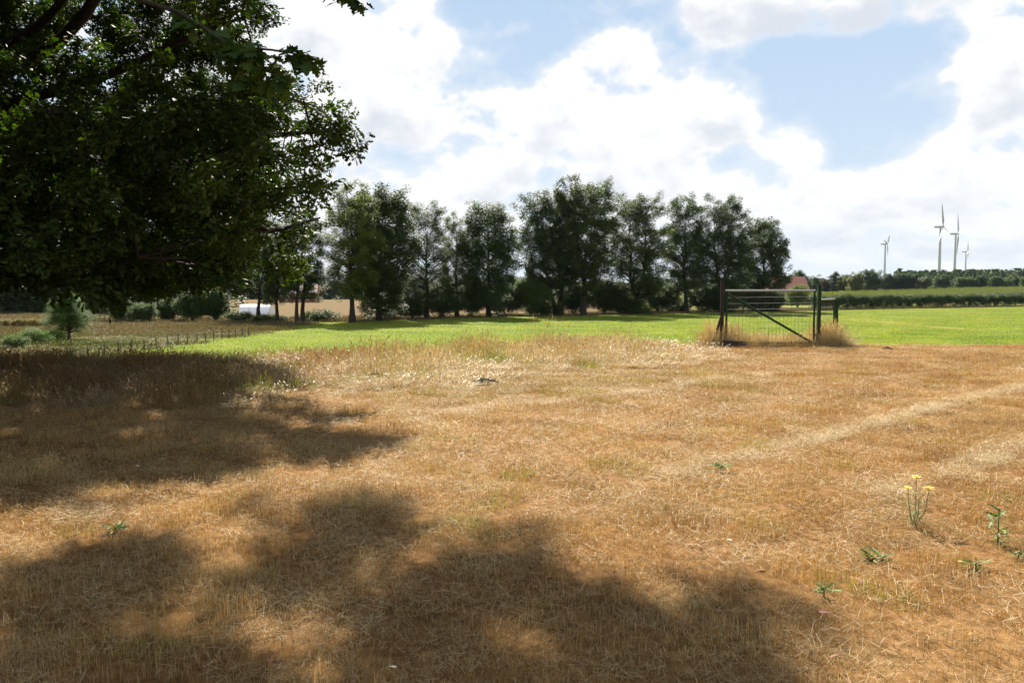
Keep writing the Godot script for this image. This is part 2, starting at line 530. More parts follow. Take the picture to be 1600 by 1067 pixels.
func litter(seed_: int, count: int, rad: float, colors: Array) -> ArrayMesh:   # cut stalks lying about
	var r := rnd(seed_)
	var b := Buf.new()
	for k in count:
		var a := r.randf() * TAU
		var q := rad * sqrt(r.randf())
		var o := r.randf() * TAU
		var along := Vector3(cos(o), r.randf_range(-0.10, 0.38), sin(o)) * r.randf_range(0.05, 0.19)
		var p := Vector3(cos(a) * q, r.randf_range(0.012, 0.055), sin(a) * q)
		var across := Vector3(-sin(o), r.randf_range(-0.6, 0.6), cos(o)).normalized() * r.randf_range(0.0007, 0.0015)
		var sag := Vector3(-sin(o), 0.5, cos(o)) * r.randf_range(-0.006, 0.006)
		var c: Color = colors[r.randi() % colors.size()]
		b.quad(p - across, p + along * 0.5 + sag - across, p + along * 0.5 + sag + across, p + across, c)
		b.quad(p + along * 0.5 + sag - across, p + along - across * 0.4, p + along + across * 0.4, p + along * 0.5 + sag + across, c)
	return b.mesh()

func tall_tuft(seed_: int, count: int, rad: float, h0: float, h1: float, colors: Array) -> ArrayMesh:   # uncut grass with seed heads
	var r := rnd(seed_)
	var b := Buf.new()
	for k in count:
		var a := r.randf() * TAU
		var q := rad * sqrt(r.randf())
		var p := Vector3(cos(a) * q, -0.02, sin(a) * q)
		var o := a + r.randf_range(-1.2, 1.2)
		var out := Vector3(cos(o), 0, sin(o))
		var h := r.randf_range(h0, h1)
		var c: Color = colors[r.randi() % colors.size()]
		var v := r.randf_range(0.75, 1.2)
		c = Color(c.r * v, c.g * v, c.b * v)
		if k % 5 < 3:
			blade(b, p, out, h * 0.75, r.randf_range(0.004, 0.010), r.randf_range(0.15, 1.2), c)
		else:
			var t := p + Vector3(0, h, 0) + out * h * r.randf_range(0.05, 0.4)
			var across := Vector3(-out.z, 0, out.x) * 0.0016
			b.quad(p - across, t - across, t + across, p + across, c)
			var tip := t + (t - p).normalized() * h * 0.22 + out * h * 0.07
			var mid := t.lerp(tip, 0.45)
			var fat := h * 0.016
			var w1 := Vector3(-out.z, 0, out.x) * fat
			b.tri(t, mid + w1, tip, c); b.tri(t, tip, mid - w1, c)
			b.tri(t, mid + out * fat, tip, c)
	return b.mesh()

func tallness(x: float, d: float) -> float:
	var l := lip(x)
	var n := broad.get_noise_2d(x * 12.0, d * 12.0)
	var s := smoothstep(l - 6.5, l - 2.5, d + 2.2 * n) * smoothstep(6.0, 1.5, x + 2.0 * n)
	s = maxf(s, smoothstep(10.2, 13.2, d + 1.5 * n) * smoothstep(-2.2, -4.8, x + 0.8 * n - 0.12 * (d - 13.0)))
	return s * smoothstep(l + 3.5, l + 1.0, d)

func build_grass() -> void:
	var gold := [Color(0.70, 0.44, 0.135), Color(0.76, 0.54, 0.21), Color(0.56, 0.30, 0.08), Color(0.80, 0.62, 0.30), Color(0.43, 0.23, 0.07)]
	var pale := [Color(0.82, 0.68, 0.38), Color(0.76, 0.59, 0.29), Color(0.86, 0.75, 0.48), Color(0.68, 0.49, 0.21)]
	var green := [Color(0.20, 0.24, 0.06), Color(0.28, 0.30, 0.09), Color(0.16, 0.21, 0.05)]
	var mown := turf(21, 330, 0.33, 0.03, 0.085, 0.0042, 0.9, gold)
	var mown_b := turf(29, 360, 0.33, 0.025, 0.10, 0.0030, 0.75, gold + [pale[0], pale[1]])
	var hay := litter(22, 90, 0.36, pale)
	var sprig := turf(23, 120, 0.26, 0.03, 0.09, 0.004, 0.8, green)
	var sheets := [[], [], [], []]
	var tints := [[], [], [], []]
	var r := rnd(77)
	var d := 1.6
	while d < 26.5:
		var s := 0.17 + 0.013 * d
		var half := 0.68 * d + 2.2
		var x := -half
		while x < half:
			var px := x + r.randf_range(-0.5, 0.5) * s
			var pd := d + r.randf_range(-0.5, 0.5) * s
			x += s
			if pd > lip(px) + 2.5: continue
			var tr := track(px, pd)
			var a := broad.get_noise_2d(px * 7.0, pd * 7.0)
			var f := fine.get_noise_2d(px * 8.0, pd * 8.0)
			var k := s / 0.2 * 0.52
			var hs := r.randf_range(0.55, 1.15) * (1.0 + 0.75 * f) * (1.0 - 0.75 * tr) * (2.0 if r.randf() < 0.06 else 1.0)
			var knot := fine.get_noise_2d(px * 26.0, pd * 26.0 + 700.0)
			hs = minf(hs * clampf(0.95 + 1.5 * knot, 0.4, 1.7), 1.5)
			var bare := fine.get_noise_2d(px * 16.0 + 300.0, pd * 16.0)
			# hue of the sward: russet towards the right, straw in the middle, a green cast below the lip
			var c := Color(1, 1, 1)
			var right := smoothstep(-1.0, 5.0, px + 2.0 * a)
			c = c.lerp(Color(0.93, 0.85, 0.76), right * 0.85)
			var mid := smoothstep(2.6, 0.6, absf(px - 0.3 + 1.5 * a)) * smoothstep(5.0, 7.0, pd)
			c = c.lerp(Color(1.10, 1.20, 1.35), mid * 0.6)
			var gr := clampf(smoothstep(11.5, 14.0, pd + 3.0 * a) * smoothstep(19.0, 15.5, pd) * smoothstep(5.5, 2.5, absf(px)) * 0.9 + smoothstep(0.18, 0.5, f + 0.5 * a) * 0.55, 0, 1)
			c = c.lerp(Color(0.72, 0.98, 0.75), gr * 0.75)
			c = c.lerp(Color(1.35, 1.70, 2.3), tr * 0.95)
			var thatch := smoothstep(0.10, 0.42, fine.get_noise_2d(px * 11.0 - 400.0, pd * 11.0))
			c = c.lerp(Color(0.92, 1.06, 1.30), thatch * 0.6)
			var v := 1.0 + 0.34 * f - 0.45 * knot
			c = c.lerp(Color(0.95, 0.78, 0.6), clampf(0.9 * knot, 0.0, 0.6))
			c = Color(c.r * v, c.g * v, c.b * v)
			var turn := Basis(Vector3.UP, r.randf() * TAU)
			var at := Transform3D(turn.scaled(Vector3(k, maxf(0.35, hs) * lerpf(1.0, 1.35, smoothstep(5, 20, pd)), k)), put(px, pd))
			if bare < 0.44 or r.randf() < 0.25:
				var w := r.randi() % 2
				sheets[w].append(at); tints[w].append(c)
			if r.randf() < 0.7 + 0.3 * tr:
				sheets[2].append(Transform3D(Basis(Vector3.UP, r.randf() * TAU).scaled(Vector3(k, 1, k)), put(px, pd)))
				tints[2].append(Color(1, 1, 1).lerp(Color(0.8, 0.66, 0.5), r.randf()))
			if r.randf() < 0.05 + gr * 0.45:
				sheets[3].append(Transform3D(turn.scaled(Vector3(k, hs, k) * 0.9), put(px, pd)))
				tints[3].append(Color(1, 1, 1).lerp(Color(1.5, 1.25, 1.2), r.randf()))
		d += s
	# flattened pale stalks in the mower's wheel tracks
	for o in [[0.0, 0.4, 12.0], [1.65, 0.9, 11.0], [-3.9, 0.5, 9.0]]:
		var t: float = o[1]
		while t < o[2]:
			for q in (2 if o[0] >= 0.0 else 1):
				var off: float = o[0] + r.randfn() * 0.035 + 0.10 * fine.get_noise_2d(t * 9.0, 31.0)
				var px := 1.04 + t * 0.732 + off * 0.681 + r.randf_range(-0.06, 0.06)
				var pd := 6.74 + t * 0.681 - off * 0.732 + r.randf_range(-0.06, 0.06)
				if pd > lip(px) or r.randf() > 0.60 + 0.9 * fine.get_noise_2d(px * 9.0, pd * 9.0): continue
				var k := 0.34 + 0.022 * pd
				sheets[2].append(Transform3D(Basis(Vector3.UP, r.randf() * TAU).scaled(Vector3(k, 0.9, k)), put(px, pd, 0.012)))
				tints[2].append(Color(1.0, 1.02, 1.08).lerp(Color(1.15, 1.22, 1.35), r.randf()))
			t += 0.10
	meta(scatter(self, "mown_grass", mown, M.straw, sheets[0], tints[0]), "short golden brown dried grass covering the near meadow", "grass", "", "stuff")
	meta(scatter(self, "parched_grass", mown_b, M.straw, sheets[1], tints[1]), "bent parched straw grass blades mixed through the near meadow", "grass", "", "stuff")
	meta(scatter(self, "cut_straw", hay, M.straw, sheets[2], tints[2]), "loose pale cut stalks lying on the near meadow", "straw", "", "stuff")
	meta(scatter(self, "green_grass", sprig, M.grass, sheets[3], tints[3]), "thin green sprigs growing through the dried near meadow", "grass", "", "stuff")
	# uncut grass towards the lip
	var tall := tall_tuft(31, 130, 0.30, 0.22, 0.52, [Color(0.58, 0.40, 0.18), Color(0.66, 0.50, 0.27), Color(0.44, 0.27, 0.11), Color(0.50, 0.36, 0.16)])
	var lush := tall_tuft(32, 80, 0.26, 0.15, 0.36, [Color(0.18, 0.22, 0.06), Color(0.26, 0.27, 0.09), Color(0.36, 0.33, 0.13)])
	var ta := []
	var tc := []
	var la := []
	var lc := []
	d = 9.0
	while d < 27.5:
		var s := 0.30
		var half := 0.68 * d + 3.0
		var x := -half
		while x < half:
			var px := x + r.randf_range(-0.5, 0.5) * s
			var pd := d + r.randf_range(-0.5, 0.5) * s
			x += s
			var t := tallness(px, pd)
			if t < 0.05 or r.randf() > 0.25 + 0.75 * t: continue
			var n := fine.get_noise_2d(px * 6.0 + 50.0, pd * 6.0)
			var big := smoothstep(-1.0, -5.0, px)
			var hs := (0.30 + 0.5 * t) * lerpf(0.85, 0.56, big) * r.randf_range(0.7, 1.25) * (1.0 + 0.7 * n) * (1.6 if r.randf() < 0.07 else 1.0)
			var turn := Basis(Vector3.UP, r.randf() * TAU)
			var c := Color(1.55, 1.85, 2.4).lerp(Color(0.90, 0.80, 0.68), clampf(big * 0.75 + n, 0, 1))
			if fine.get_noise_2d(px * 5.0, pd * 5.0 + 90.0) > 0.16 - 0.08 * big and r.randf() < 0.7:
				la.append(Transform3D(turn.scaled(Vector3(1.1, hs * 1.2, 1.1)), put(px, pd))); lc.append(Color(1, 1, 1).lerp(Color(1.5, 1.3, 1.3), r.randf()))
			else:
				ta.append(Transform3D(turn.scaled(Vector3(1.1, hs, 1.1)), put(px, pd))); tc.append(c)
		d += s
	# straw standing round the gate
	var knots := [5.55, 5.72, 5.85, 6.15, 6.35, 6.7, 7.0, 7.25, 7.6, 7.9, 8.25, 8.65, 8.8, 8.95, 9.1, 9.3]
	var rises := [0.9, 1.35, 1.1, 1.1, 0.7, 0.85, 0.6, 0.8, 0.55, 0.7, 0.75, 0.9, 1.2, 1.35, 1.0, 0.6]
	for k in 288:
		var j := k % knots.size()
		var px: float = knots[j] + r.randfn() * 0.09
		var pd := 23.15 + absf(r.randfn()) * 0.32 - (0.26 if k % 3 == 0 else 0.0)
		ta.append(Transform3D(Basis(Vector3.UP, r.randf() * TAU).scaled(Vector3(0.8, rises[j] * r.randf_range(0.55, 1.15), 0.8)), put(px, pd)))
		tc.append((Color(1.1, 1.1, 1.1) if j % 3 == 0 else Color(1.45, 1.7, 2.1)).lerp(Color(1.7, 2.1, 2.8), r.randf()))
	meta(scatter(self, "tall_grass", tall, M.straw, ta, tc), "tall uncut straw grass with seed heads along the lip and gate", "grass", "", "stuff")
	meta(scatter(self, "lush_grass", lush, M.grass, la, lc), "taller grass still partly green between the straw at the lip", "grass", "", "stuff")
	# the lower fields
	var field := turf(41, 420, 1.5, 0.05, 0.14, 0.024, 0.7, [Color(1, 1, 1), Color(0.82, 0.9, 0.8), Color(1.15, 1.08, 1.0), Color(0.7, 0.8, 0.7)])
	var fa := []
	var fc := []
	var ga := []
	var gc := []
	d = 36.0
	while d < 240.0:
		var s := 1.25 + 0.011 * d
		var half := 0.66 * d + 6.0
		var x := -half
		while x < half:
			var px := x + r.randf_range(-0.5, 0.5) * s
			var pd := d + r.randf_range(-0.5, 0.5) * s
			x += s
			var in_green := pd < hedge_line(px) and px > fence_x(pd)
			if not in_green and (pd > 110.0 and px > -60.0 and pd > hedge_line(px) + 16.0): continue
			if pd > 190.0: continue
			var a := broad.get_noise_2d(px * 2.2, pd * 5.0)
			var f := fine.get_noise_2d(px * 2.0, pd * 2.0)
			var k := s / 1.5
			var turn := Basis(Vector3.UP, r.randf() * TAU)
			if in_green:
				if absf(px - 44.0 + 0.4 * f) < 0.8 and r.randf() < 0.85: continue
				var c := Color(0.29, 0.37, 0.035).lerp(Color(0.40, 0.43, 0.05), clampf(0.5 + 1.4 * a, 0, 1))
				c = c.lerp(Color(0.15, 0.25, 0.03), clampf(2.2 * f - 0.15, 0, 0.75))
				c = c.lerp(Color(0.48, 0.46, 0.14), clampf(2.0 * broad.get_noise_2d(px * 3.0 + 900.0, pd * 8.0) - 0.25, 0, 0.6))
				c = c.lerp(Color(0.40, 0.36, 0.12), smoothstep(hedge_line(px) - 4.0, hedge_line(px), pd + 4.0 * f) * 0.6)
				fa.append(Transform3D(turn.scaled(Vector3(k, r.randf_range(0.7, 1.2), k)), put(px, pd))); fc.append(c)
			else:
				var c := Color(0.215, 0.19, 0.07).lerp(Color(0.15, 0.20, 0.05), clampf(0.45 + 1.8 * a + f, 0, 1))
				c = c.lerp(Color(0.23, 0.18, 0.08), clampf(smoothstep(66.0, 74.0, pd + 10.0 * a), 0, 1) * 0.8)
				var tallish := 1.0 + 2.2 * smoothstep(0.1, 0.5, f + a) + (1.6 if pd > 68.0 else 0.0)
				ga.append(Transform3D(turn.scaled(Vector3(k, tallish * r.randf_range(0.7, 1.2), k)), put(px, pd))); gc.append(c)
		d += s
	meta(scatter(self, "field_grass", field, M.grass, fa, fc), "bright green short grass of the lower field", "grass", "", "stuff")
	meta(scatter(self, "pasture_grass", field, M.straw, ga, gc), "olive and straw coloured grass left of the stake fence", "grass", "", "stuff")

# ------------------------------------------------------------------ the oak
const CROWN := [[-400, -900], [428, -900], [428, 22], [400, 62], [392, 118], [402, 150], [425, 142], [445, 112], [478, 112], [500, 122], [508, 150], [545, 158], [572, 186], [574, 232], [556, 244], [530, 222], [500, 248], [455, 236], [432, 250], [442, 272], [488, 270], [520, 300], [530, 320], [515, 370], [498, 404], [476, 420], [450, 432], [430, 446], [398, 434], [360, 446], [320, 452], [290, 444], [250, 455], [200, 462], [150, 466], [135, 448], [100, 440], [60, 432], [-400, 436]]
const SHADE := [[-900, 535], [330, 556], [430, 590], [486, 622], [505, 640], [590, 652], [606, 692], [540, 716], [410, 736], [345, 762], [310, 784], [240, 788], [150, 782], [-900, 800]]
const SHADE_NEAR := [[-900, 900], [60, 884], [185, 866], [300, 884], [420, 850], [480, 800], [565, 790], [600, 850], [690, 812], [820, 832], [835, 880], [910, 915], [1010, 908], [1090, 930], [1190, 926], [1215, 955], [1110, 980], [1180, 1006], [1190, 1040], [1210, 1070], [1210, 1500], [-900, 1500]]

func poly(a: Array) -> PackedVector2Array:
	var q := PackedVector2Array()
	for p in a: q.append(Vector2(p[0], p[1]))
	return q

func build_oak() -> void:
	var root := thing("oak_tree", Vector3(-10.6, 0, -15.0), "huge dark oak whose low leafy boughs hang over the left foreground", "tree")
	var at := root.position
	var r := rnd(5)
	var bark := Color(0.075, 0.06, 0.047)
	var wood := Buf.new()
	tube(wood, [Vector3(0, -0.3, 0), Vector3(0.02, 0.4, 0), Vector3(0.05, 1.6, 0.0), Vector3(0.1, 3.2, 0.05), Vector3(0.0, 5.4, 0), Vector3(-0.2, 8.5, 0.2), Vector3(0.1, 12.0, 0.0), Vector3(0.0, 15.5, 0)], [0.95, 0.66, 0.56, 0.54, 0.46, 0.34, 0.2, 0.05], 14, bark)
	part(root, "trunk", wood.mesh(), M.bark)
	# boughs: the ones the photograph shows, then more around and above
	var ends := [
		[P(-60, 385, 14.0), P(40, 402, 13.2), P(125, 420, 12.6), P(215, 402, 12.0)],
		[P(-60, 270, 15.0), P(60, 255, 14.3), P(145, 252, 13.8), P(235, 228, 13.2)],
		[P(150, 320, 15.0), P(360, 226, 14.4), P(430, 211, 14.2), P(535, 204, 14.0)],
		[P(360, 226, 14.4), P(395, 190, 14.3), P(425, 180, 14.3), P(462, 148, 14.2)],
		[P(200, 330, 15.6), P(330, 340, 15.2), P(420, 360, 15.0), P(500, 340, 14.8)],
		[P(-20, 180, 15.0), P(160, 120, 14.0), P(290, 60, 13.5), P(400, 20, 13.2)],
		[P(-20, 90, 14.5), P(60, 40, 13.0), P(130, -40, 12.0), P(240, -160, 11.5)],
		[Vector3(-8, 6.0, -15), Vector3(-6, 7.6, -14), Vector3(-4, 8.2, -13.4), Vector3(-1.6, 8.2, -12.8)],
		[Vector3(-9, 7.0, -14), Vector3(-7, 8.4, -12.6), Vector3(-5.4, 8.8, -11.6), Vector3(-4, 9.0, -11.0)],
		[Vector3(-11, 5.0, -17), Vector3(-10, 5.6, -19), Vector3(-9.2, 5.8, -21), Vector3(-8.6, 5.6, -23)],
		[Vector3(-12, 5.0, -16), Vector3(-14, 6, -17.5), Vector3(-16, 6.4, -18.5), Vector3(-18, 6.4, -19)],
		[Vector3(-12, 6.0, -14), Vector3(-14, 7.0, -12), Vector3(-16, 7.6, -10.5), Vector3(-17, 7.8, -9.5)],
		[Vector3(-10.4, 9.0, -15), Vector3(-8.6, 11.6, -15.4), Vector3(-7.4, 13.0, -15.6), Vector3(-6.4, 14.0, -16)],
		[Vector3(-10.6, 9.5, -15), Vector3(-12.6, 12, -14.6), Vector3(-13.8, 13.4, -14.2), Vector3(-14.6, 14.2, -14)],
		[Vector3(-9.5, 7.5, -16), Vector3(-7.5, 9.5, -18), Vector3(-6.2, 10.4, -19), Vector3(-5.4, 10.8, -20)],
	]
	var joints := []
	for e in ends:
		var b := Buf.new()
		var pts := []
		var rr := []
		var from: Vector3 = e[0] - at
		var foot := Vector3(0.05, clampf(from.y - 1.2, 2.6, 12.0), 0)
		var all: Array = [foot] + e.map(func(q): return q - at)
		if e == ends[3]: all = e.map(func(q): return q - at)
		for k in all.size() - 1:
			for s in 4:
				var t := s / 4.0
				var a0: Vector3 = all[maxi(k - 1, 0)]
				var a3: Vector3 = all[mini(k + 2, all.size() - 1)]
				pts.append((all[k] as Vector3).cubic_interpolate(all[k + 1], a0, a3, t))
		pts.append(all[-1])
		for k in pts.size():
			rr.append(lerpf(0.17 if e != ends[3] else 0.05, 0.015, pow(float(k) / (pts.size() - 1), 0.7)))
			if k > 2: joints.append(pts[k])
		tube(b, pts, rr, 7, bark)
		part(root, "bough", b.mesh(), M.bark)
	# leaf sprays fill the crown where the photograph shows leaves and where the shade on the meadow needs them
	var crown := poly(CROWN)
	var shade := poly(SHADE)
	var shade_near := poly(SHADE_NEAR)
	var hole := FastNoiseLite.new()
	hole.frequency = 0.42; hole.fractal_octaves = 2; hole.seed = 3
	var dapple := FastNoiseLite.new()
	dapple.frequency = 0.95; dapple.fractal_octaves = 3; dapple.seed = 12
	var where := [[], [], []]
	var tints := [[], [], []]
	var spots := []
	var tries := 0
	while spots.size() < 15500 and tries < 160000:
		tries += 1
		var u := Vector3(r.randfn(), r.randfn(), r.randfn()).normalized() * lerpf(0.55, 1.0, sqrt(r.randf()))
		var p := Vector3(-9.6 + u.x * 10.4, 8.4 + u.y * 8.0, -15.6 + u.z * 10.5)
		if p.y < 1.35 - 0.03 * (p.z + 15.0): continue
		if hole.get_noise_3d(p.x, p.y * 1.3, p.z) < -0.08: continue
		var q := pix(p)
		if q.x > -60.0 and q.y > -40.0 and p.z < -2.0:
			if not Geometry2D.is_point_in_polygon(q + Vector2(0, 34.0 * hole.get_noise_2d(p.x * 5.0, p.z * 5.0)), crown): continue
			if -p.z < 10.3: continue
			if q.x > 330.0 and hole.get_noise_3d(p.x * 2.2 + 50.0, p.y * 2.2, p.z * 2.2) < lerpf(-0.25, 0.10, smoothstep(330.0, 470.0, q.x)): continue
		elif q.x > -60.0 and q.y > -140.0 and q.x > 380: continue
		var g := Vector3(p.x + SUN_X * p.y, 0, p.z + SUN_D * p.y)
		if g.z < -2.6 and g.z > -21.0:
			var s := pix(g)
			if dapple.get_noise_2d(g.x, g.z) > (-0.10 if g.z > -5.9 else 0.12): continue
			if s.x > -300.0 and not Geometry2D.is_point_in_polygon(s, shade) and not Geometry2D.is_point_in_polygon(s, shade_near) and r.randf() > 0.012: continue
		spots.append(p)
	for p in spots:
		var k := r.randi() % 3
		var sc := r.randf_range(0.5, 0.8)
		var turn := Basis.from_euler(Vector3(r.randf_range(-0.7, 0.7), r.randf() * TAU, r.randf_range(-0.7, 0.7)))
		where[k].append(Transform3D(turn.scaled(Vector3(sc, sc, sc)), p - at))
		var v := r.randf_range(0.7, 1.25)
		tints[k].append(Color(v * r.randf_range(0.85, 1.08), v, v * 0.95))
	print("oak sprays ", spots.size(), " of ", tries)
	# smaller branches run from the boughs to some of the sprays
	var twig := Buf.new()
	var edge := spots.filter(func(q): return pix(q).x > 330.0 and pix(q).y > -40.0)
	for k in 600:
		var p: Vector3 = (spots[r.randi() % spots.size()] if k < 460 else edge[r.randi() % edge.size()]) - at
		var best: Vector3 = joints[0]
		for j in joints:
			if (j as Vector3).distance_squared_to(p) < best.distance_squared_to(p): best = j
		var gap := best.distance_to(p)
		if gap > 2.6: continue
		var mid := best.lerp(p, 0.5) + Vector3(r.randf_range(-0.1, 0.1), 0.08 + r.randf_range(-0.05, 0.1), r.randf_range(-0.1, 0.1)) * gap
		tube(twig, [best, mid, p], [0.012 + 0.008 * gap, 0.008 + 0.005 * gap, 0.005], 4, bark, false)
	meta(part(root, "twigs", twig.mesh(), M.bark), "", "", "", "stuff")
	for k in 3:
		var o := scatter(root, "leaves", oak_spray(50 + k, 7, 17, Color(0.088, 0.125, 0.025), Color(0.034, 0.058, 0.013)), M.leaf, where[k], tints[k])
		meta(o, "", "", "", "stuff")

func build_maple() -> void:
	# stands left of the viewer, out of view; one leafy bough reaches into the picture
	var at := Vector3(-7.2, 0, -5.2)
	var root := thing("maple_tree", at, "broad leaved tree whose nearest bough of large lobed leaves hangs before the oak", "tree")
	var r := rnd(8)
	var bark := Color(0.08, 0.066, 0.05)
	var wood := Buf.new()
	tube(wood, [Vector3(0, -0.2, 0), Vector3(0, 0.5, 0), Vector3(-0.05, 2.4, 0), Vector3(0.05, 5.0, 0), Vector3(0, 8.5, 0)], [0.44, 0.30, 0.26, 0.2, 0.06], 10, bark)
	part(root, "trunk", wood.mesh(), M.bark)
	var paths := [
		[Vector3(-7.2, 3.6, -5.2), P(40, -60, 6.4), P(280, 20, 6.6), P(360, 72, 6.5), P(425, 78, 6.4), P(462, 84, 6.4), P(498, 90, 6.35)],
		[P(360, 72, 6.5), P(395, 100, 6.45), P(425, 116, 6.4), P(440, 122, 6.4)],
		[P(330, 58, 6.55), P(355, 95, 6.5), P(378, 118, 6.5), P(398, 128, 6.45)],
		[Vector3(-7.2, 3.8, -5.2), Vector3(-4.8, 4.5, -6.2), P(430, -60, 7.0), P(510, -22, 7.0), P(545, 4, 7.0), P(566, 6, 7.0)],
	]
	var leaf := [[], []]
	var meshes := []
	for k in 3:
		var b := Buf.new()
		lobed(b, Transform3D(Basis(), Vector3.ZERO), 1.0, MAPLE, [Color(0.05, 0.085, 0.018), Color(0.035, 0.065, 0.015), Color(0.08, 0.125, 0.022)][k])
		meshes.append(b.mesh())
	for w in paths.size():
		var path: Array = paths[w]
		var b := Buf.new()
		var pts := path.map(func(q): return q - at)
		var rr := []
		for k in pts.size(): rr.append(lerpf(0.03 if w in [0, 3] else 0.008, 0.0025, pow(float(k) / (pts.size() - 1), 0.6)))
		tube(b, pts, rr, 6, bark)
		var bough := part(root, "bough", b.mesh(), M.bark)
		var first := 2 if w == 0 else 0 if w < 3 else 3
		var count: int = [62, 26, 26, 22][w]
		for k in count:
			var t := first + (pts.size() - 1 - first) * (k + r.randf()) / count
			if w == 0 and t > 4.15 and t < 4.75 and r.randf() < 0.9: continue
			var i := mini(int(t), pts.size() - 2)
			var p: Vector3 = (pts[i] as Vector3).lerp(pts[i + 1], t - i)
			var a := r.randf() * TAU
			var o := MeshInstance3D.new()
			o.name = "leaf"
			o.mesh = meshes[r.randi() % 3]
			var size := r.randf_range(0.10, 0.17) * (0.75 if w == 3 else 1.0)
			var basis_ := Basis.from_euler(Vector3(r.randf_range(-0.7, 0.7), a, r.randf_range(-1.3, 0.2)))
			o.transform = Transform3D(basis_.scaled(Vector3(size, size, size)), p + Vector3(r.randf_range(-0.05, 0.05), r.randf_range(-0.06, 0.04), r.randf_range(-0.05, 0.05)))
			o.set_surface_override_material(0, M.leaf)
			bough.add_child(o, true)
	# the rest of its crown, above and behind the viewer's left shoulder
	var where := []
	var tints := []
	var clump := Buf.new()
	for k in 26:
		var a := r.randf() * TAU
		lobed(clump, Transform3D(Basis.from_euler(Vector3(r.randf_range(-0.7, 0.7), a, r.randf_range(-0.9, 0.4))), Vector3(r.randf_range(-0.4, 0.4), r.randf_range(-0.3, 0.3), r.randf_range(-0.4, 0.4))), r.randf_range(0.1, 0.16), MAPLE, Color(0.07, 0.115, 0.022))
	while where.size() < 420:
		var u := Vector3(r.randfn(), r.randfn(), r.randfn()).normalized() * pow(r.randf(), 0.4)
		var p := Vector3(-0.6 + u.x * 3.0, 6.2 + u.y * 3.0, 0.9 + u.z * 3.2)
		var q := pix(p + at)
		if (p + at).z < -0.5 and q.x > -80.0 and q.y > -80.0: continue
		var g := Vector3(p.x + at.x + SUN_X * p.y, 0, p.z + at.z + SUN_D * p.y)
		if g.z < -2.6 and pix(g).x > -60.0: continue
		where.append(Transform3D(Basis.from_euler(Vector3(r.randf_range(-0.5, 0.5), r.randf() * TAU, r.randf_range(-0.5, 0.5))), p))
		tints.append(Color.WHITE * r.randf_range(0.8, 1.2))
	meta(scatter(root, "crown", clump.mesh(), M.leaf, where, tints), "", "", "", "stuff")

# ------------------------------------------------------------------ trees, shrubs, hedge, crops
var clump_a: Mesh
var clump_b: Mesh
var clump_c: Mesh

